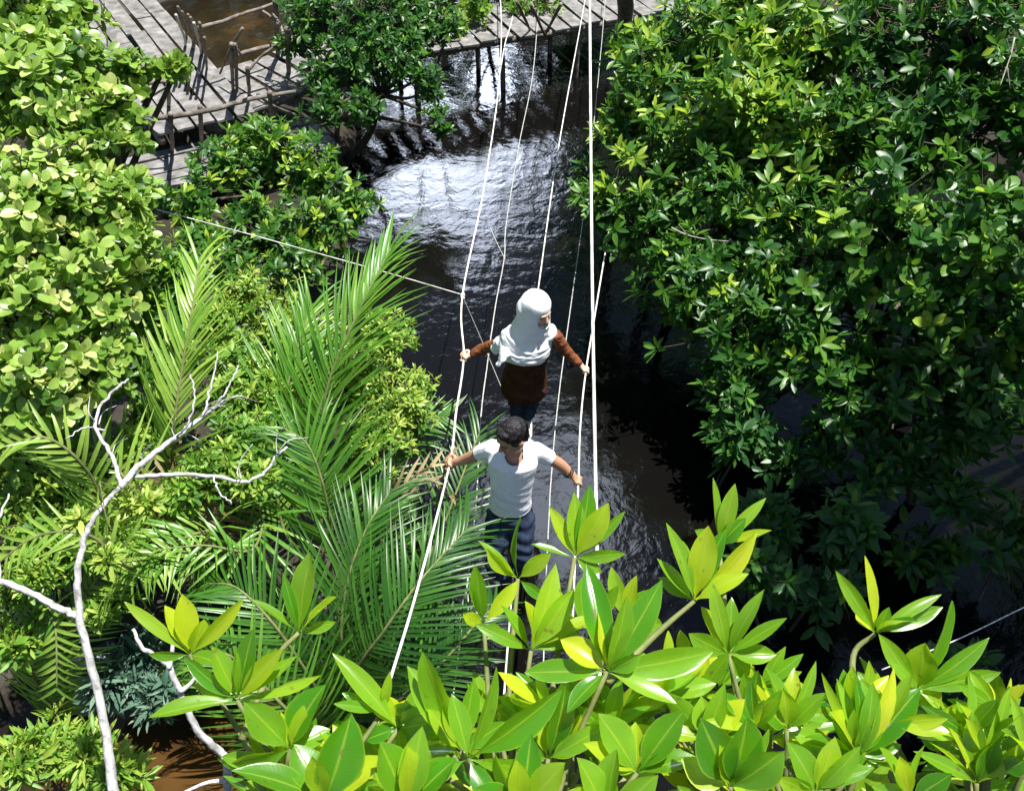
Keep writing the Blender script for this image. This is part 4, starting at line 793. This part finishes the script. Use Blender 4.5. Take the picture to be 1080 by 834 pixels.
def drape(v, n):
    q = v - (nkW + np.array([.02, -.02, .03])); r = np.sqrt((q ** 2 @ np.array([1, 1, 1.2]))); low = np.clip((hdW[2] - .05 - v[:, 2]) * 9, 0, 1)
    top = np.clip((v[:, 2] - hdW[2] + .06) * 9, 0, 1)
    an = np.arctan2(q[:, 1], q[:, 0])
    f1 = (.0032 * np.sin(r * 62 + 1.4 * np.sin(an * 1.7 + 1) + q[:, 0] * 10) + 0.0065 * creases(np.stack([r * 1.6, q[:, 0] * .5, q[:, 2] * .8], 1), 5, 26)) * low
    qh = v - hdW; f2 = .003 * creases(qh, 9, 22, (1, 1, .6)) * top
    return v + n * (f1 + f2)[:, None]
def face_cut(p):
    q = p - (hdW + f_w * .105 - u_w * .032); a = np.array([q @ s_w / .062, q @ f_w / .085, q @ u_w / .072]); return a @ a < 1
hj.build('headscarf', M['scarf'], wom, .0055, 14, cut=face_cut, warp=drape, thick=.004)
q = Body(); q.ell(hdF - u_w * .128 + f_w * .050, (.082, .062, .034), axW, 20); q.ell(hdF - u_w * .15 + f_w * .02, (.09, .08, .05), axW, 20); q.build('underscarf', M['scarf'], wom, .005, 4)
je = Body(); je.limb([hipW + [-.07, 0, -.04], KLw, FLw + [0, 0, .02]], [.10, .075, .05], 14); je.limb([hipW + [.07, 0, -.04], KRw, FRw + [0, 0, .02]], [.10, .075, .05], 14)
je.build('jeans', M['denim'], wom, .007, 3, warp=fold)
shoe(wom, FLw, (-.1, -1, -.15), M['denim']); shoe(wom, FRw, (.1, -1, -.3), M['shoe'])

# ------------------------------------------------------------------ near mangrove: big leaves just below the viewpoint
g0 = at_ground(.05, .75); nt_ = thing('mangrove_tree', 'near mangrove with large glossy yellow green leaves along the bottom of the view', 'mangrove', g0)
hubs = [P(300, 960, 1.75), P(560, 960, 1.7), P(840, 960, 1.75), P(1040, 980, 1.8)]
mb = MB(); tp = P(560, 1150, 1.9); tr = spline([g0, g0 * .6 + tp * .4 + [.08, .05, 0], tp], 8); mb.tube(tr, np.linspace(.075, .04, len(tr)), 10); mb.build('trunk', M['bark'], nt_)
for h in hubs:
    mb = MB(); sp = spline([tp, (tp + h) / 2 + [0, .05, -.06], h], 6); mb.tube(sp, np.linspace(.034, .014, len(sp)), 8); mb.build('limb', M['bark'], nt_)
def sprig(bx, by, d, leaves, tint=.6, parent_px=None):
    """one whorl: leaves = (tip x, tip y, width px[, tint[, depth change]])"""
    c = P(bx, by, d); root = nt_
    h = hubs[int(np.argmin([abs(q[0] - c[0]) for q in hubs]))] if parent_px is None else P(*parent_px)
    st = MB(); sp = spline([h, h * .5 + c * .5 + rng.normal(size=3) * .015 + [0, .02, -.01], c], 6); st.tube(sp, np.linspace(.008, .0042, len(sp)), 7)
    o = st.build('branch', M['twig'], root)
    lf = MB()
    for q in leaves:
        tx, ty, wd = q[:3]; tn = tint if len(q) < 4 or q[3] is None else q[3]; dd = rng.uniform(-.05, .03) if len(q) < 5 else q[4]
        tip = P(tx, ty, d + dd); D = tip - c; L = np.linalg.norm(D); W = wd * d / F * rng.uniform(.74, .94)
        tocam = nrm(CAM - c); N = tocam * .35 + nrm(tocam + SUN) * .6 + rng.normal(size=3) * .45
        cu = rng.uniform(.03, .34)
        n_ = nrm(N - nrm(D) * np.dot(N, nrm(D)))
        add_leaves(lf, [c + nrm(D) * .004], [nrm(D) + n_ * cu * .9], [N], [L * rng.uniform(.88, 1.02)], [W], [np.clip(tn + rng.normal() * .07, 0, 1)], 'fine', cu, rng.uniform(.15, .5), 5, .03)
    lf.build('leaf_whorl', M['leaf_near'], root, parent=o); return o
PROFILES['fine'] = ([0, .06, .13, .22, .34, .46, .58, .70, .80, .88, .95, 1], [.05, .07, .22, .52, .80, .97, 1.0, .92, .74, .50, .24, .02])
Y = .9; G = .35; DG = .15
sprig(606, 588, 1.95, [(578, 530, 17, Y), (606, 524, 24, .7), (623, 509, 25, G), (642, 531, 28, Y), (661, 538, 14, .6), (655, 584, 16, .6), (562, 574, 12, .6), (632, 602, 18, .6)])
sprig(546, 610, 1.95, [(548, 543, 24, G), (501, 566, 13, .7), (515, 580, 24, Y), (582, 582, 20, .75), (575, 632, 16, .5)])
sprig(510, 658, 1.9, [(501, 595, 22, .5), (545, 614, 20, Y), (490, 648, 16, Y), (530, 668, 15, .6), (497, 612, 16, G)])
sprig(560, 686, 1.85, [(555, 632, 34, Y), (588, 590, 28, .7), (606, 620, 32, .75), (505, 660, 18, .6), (612, 668, 22, .6), (530, 640, 20, .5), (640, 646, 24, .8)])
sprig(640, 708, 1.72, [(546, 709, 35, .5, .02), (752, 688, 35, .55, .02), (720, 744, 24, .7), (592, 674, 32, .99), (632, 646, 34, Y), (695, 618, 35, G), (620, 602, 34, G, .06), (663, 625, 30, .6), (600, 748, 24, .4), (676, 690, 24, .5)])
sprig(758, 575, 1.95, [(753, 507, 12, .6), (775, 511, 22, .7), (809, 524, 16, .7), (817, 558, 16, .8), (735, 560, 16, .6), (785, 548, 22, G)])
sprig(732, 634, 1.88, [(704, 552, 20, .8), (690, 585, 16, .6), (747, 556, 34, .97), (797, 564, 36, .93), (790, 604, 22, .7), (720, 570, 24, .6), (764, 560, 26, G), (696, 610, 20, .5)], parent_px=(640, 720, 1.75))
sprig(768, 690, 1.85, [(806, 620, 20, .7), (832, 650, 18, .6), (772, 628, 24, .6), (740, 640, 22, .8), (815, 690, 26, .8), (725, 668, 26, .7), (750, 612, 20, .75), (790, 712, 24, .6)])
sprig(923, 668, 1.95, [(913, 583, 15, .8), (883, 604, 20, .5), (903, 640, 26, Y), (948, 626, 28, G), (988, 629, 15, .75), (1000, 638, 21, .55), (938, 640, 16, G)], parent_px=(905, 760, 1.85))
sprig(967, 728, 1.85, [(924, 664, 24, .6), (977, 674, 37, .92), (1004, 638, 36, G), (1047, 671, 22, .5), (1064, 707, 24, .6), (1008, 758, 14, .7), (940, 700, 16, .7)], parent_px=(905, 805, 1.8))
sprig(908, 800, 1.75, [(877, 752, 46, .85), (966, 730, 38, G), (921, 722, 28, .5), (862, 700, 12, .8), (884, 718, 18, .7), (903, 713, 18, G), (945, 702, 24, .95), (976, 803, 20, .6), (850, 776, 30, .6)])
sprig(1030, 826, 1.75, [(1000, 763, 16, .8), (1025, 750, 26, .75), (982, 783, 15, .6), (965, 792, 18, .7), (1073, 756, 33, .55), (1083, 783, 26, Y), (1064, 730, 15, .7), (1050, 780, 30, G)])
sprig(1085, 800, 1.7, [(1066, 730, 16, .7), (1058, 770, 30, .6), (1100, 740, 30, .6), (1060, 812, 26, G)])
sprig(200, 690, 1.95, [(192, 620, 30, Y), (174, 638, 30, .95), (259, 629, 18, .85), (128, 632, 17, .7), (216, 652, 28, .8), (232, 700, 20, .6), (158, 690, 14, .5)])
sprig(315, 667, 1.95, [(327, 583, 32, .7), (358, 626, 27, .75), (353, 656, 14, .6), (268, 633, 14, .6), (300, 610, 14, G)], parent_px=(255, 780, 1.85))
sprig(250, 738, 1.82, [(195, 694, 22, .4), (223, 680, 30, .7), (266, 667, 26, G), (297, 686, 28, .8), (345, 710, 26, .7), (160, 755, 27, .65), (250, 690, 26, .8), (205, 722, 18, .7), (315, 690, 16, .7)])
sprig(306, 790, 1.72, [(254, 736, 38, .5), (289, 750, 24, .97), (340, 724, 46, G), (240, 806, 30, .5), (255, 772, 16, .8), (345, 770, 30, .6), (320, 745, 24, .8)])
sprig(342, 845, 1.62, [(309, 782, 44, .55), (372, 750, 64, G), (250, 812, 40, .4), (400, 800, 40, .8), (330, 800, 30, .8), (290, 842, 30, .6)])
sprig(420, 768, 1.8, [(353, 690, 28, .75), (390, 720, 26, Y), (412, 736, 22, .9), (450, 720, 22, .7), (465, 760, 24, .5), (385, 780, 22, G)])
sprig(486, 792, 1.72, [(430, 702, 42, .55), (446, 689, 44, G), (450, 745, 24, .9), (500, 715, 24, .6), (535, 760, 28, .5), (430, 800, 26, .6), (470, 730, 24, .85)])
sprig(494, 800, 1.62, [(597, 725, 44, .42), (524, 706, 22, .5), (476, 730, 26, .6), (580, 815, 24, .55), (520, 850, 30, .4), (420, 830, 34, .5)])
sprig(578, 800, 1.74, [(596, 728, 36, DG), (620, 780, 24, .6), (560, 745, 24, .7), (640, 765, 26, .6), (545, 790, 22, .4)])
sprig(672, 815, 1.7, [(633, 755, 40, .65), (724, 745, 40, G), (618, 784, 26, .85), (640, 800, 24, .7), (700, 790, 30, .7), (735, 800, 30, .5), (670, 760, 26, .75)])
sprig(745, 780, 1.74, [(700, 730, 30, .6), (765, 720, 26, .7), (800, 760, 30, .6), (740, 735, 28, .7), (690, 770, 26, .8), (782, 740, 30, .9)])
sprig(770, 830, 1.62, [(738, 755, 52, DG), (790, 752, 60, G), (830, 790, 44, .5), (720, 800, 44, .8), (760, 785, 30, .7), (815, 765, 26, .6)])
sprig(830, 770, 1.76, [(808, 700, 28, .6), (838, 705, 22, .8), (870, 730, 26, .7), (800, 740, 34, .5), (880, 790, 30, .6), (860, 700, 18, .7), (826, 725, 30, .85)])
sprig(860, 835, 1.66, [(830, 780, 34, .6), (880, 780, 30, .8), (920, 810, 30, .6), (820, 820, 28, .7), (905, 790, 26, .5)])
sprig(960, 845, 1.68, [(930, 790, 30, .6), (975, 785, 26, .7), (1005, 815, 26, G), (920, 830, 30, .5), (950, 800, 24, .9)])
sprig(430, 850, 1.58, [(400, 780, 46, .5), (445, 765, 40, .7), (480, 800, 40, G), (390, 830, 40, .8), (430, 790, 36, .85)])
sprig(550, 855, 1.6, [(520, 790, 40, .7), (560, 775, 40, G), (600, 800, 38, .7), (500, 830, 36, .4), (545, 800, 30, .85)])
sprig(640, 860, 1.58, [(610, 800, 40, .6), (650, 790, 42, .7), (690, 820, 36, .5), (590, 835, 36, .8), (640, 815, 36, .6)])
sprig(700, 735, 1.82, [(660, 680, 26, .7), (705, 665, 28, .8), (745, 700, 26, .6), (690, 690, 24, .9), (730, 750, 26, .5), (760, 720, 26, .7)])
sprig(610, 660, 1.9, [(625, 600, 26, .5), (590, 620, 24, .8), (650, 620, 26, .6), (640, 655, 24, .85), (575, 650, 22, .5)])
sprig(660, 655, 1.9, [(690, 622, 22, .4), (645, 600, 22, .7), (670, 610, 22, .85), (700, 660, 24, .6)])
sprig(1000, 790, 1.85, [(985, 740, 18, .7), (1010, 745, 20, .5), (1030, 770, 20, .8), (970, 775, 18, .4)])

# more whorls deeper in the same crown
for k in range(105):
    bx = rng.uniform(380, 1090) if k % 5 else rng.uniform(275, 380); by = rng.uniform(745, 870) if bx > 380 else rng.uniform(800, 870)
    if bx > 640 and bx < 850 and k % 2: by -= 45
    ls = []
    for j in range(rng.integers(6, 9)):
        an = -math.pi / 2 + rng.uniform(-1.9, 1.9); ln = rng.uniform(36, 66); ls.append((bx + math.cos(an) * ln, by + math.sin(an) * ln * .9, ln * rng.uniform(.26, .40), float(np.clip(rng.normal(.6, .25), .1, .97))))
    sprig(bx, by, rng.uniform(1.72, 2.05), ls)
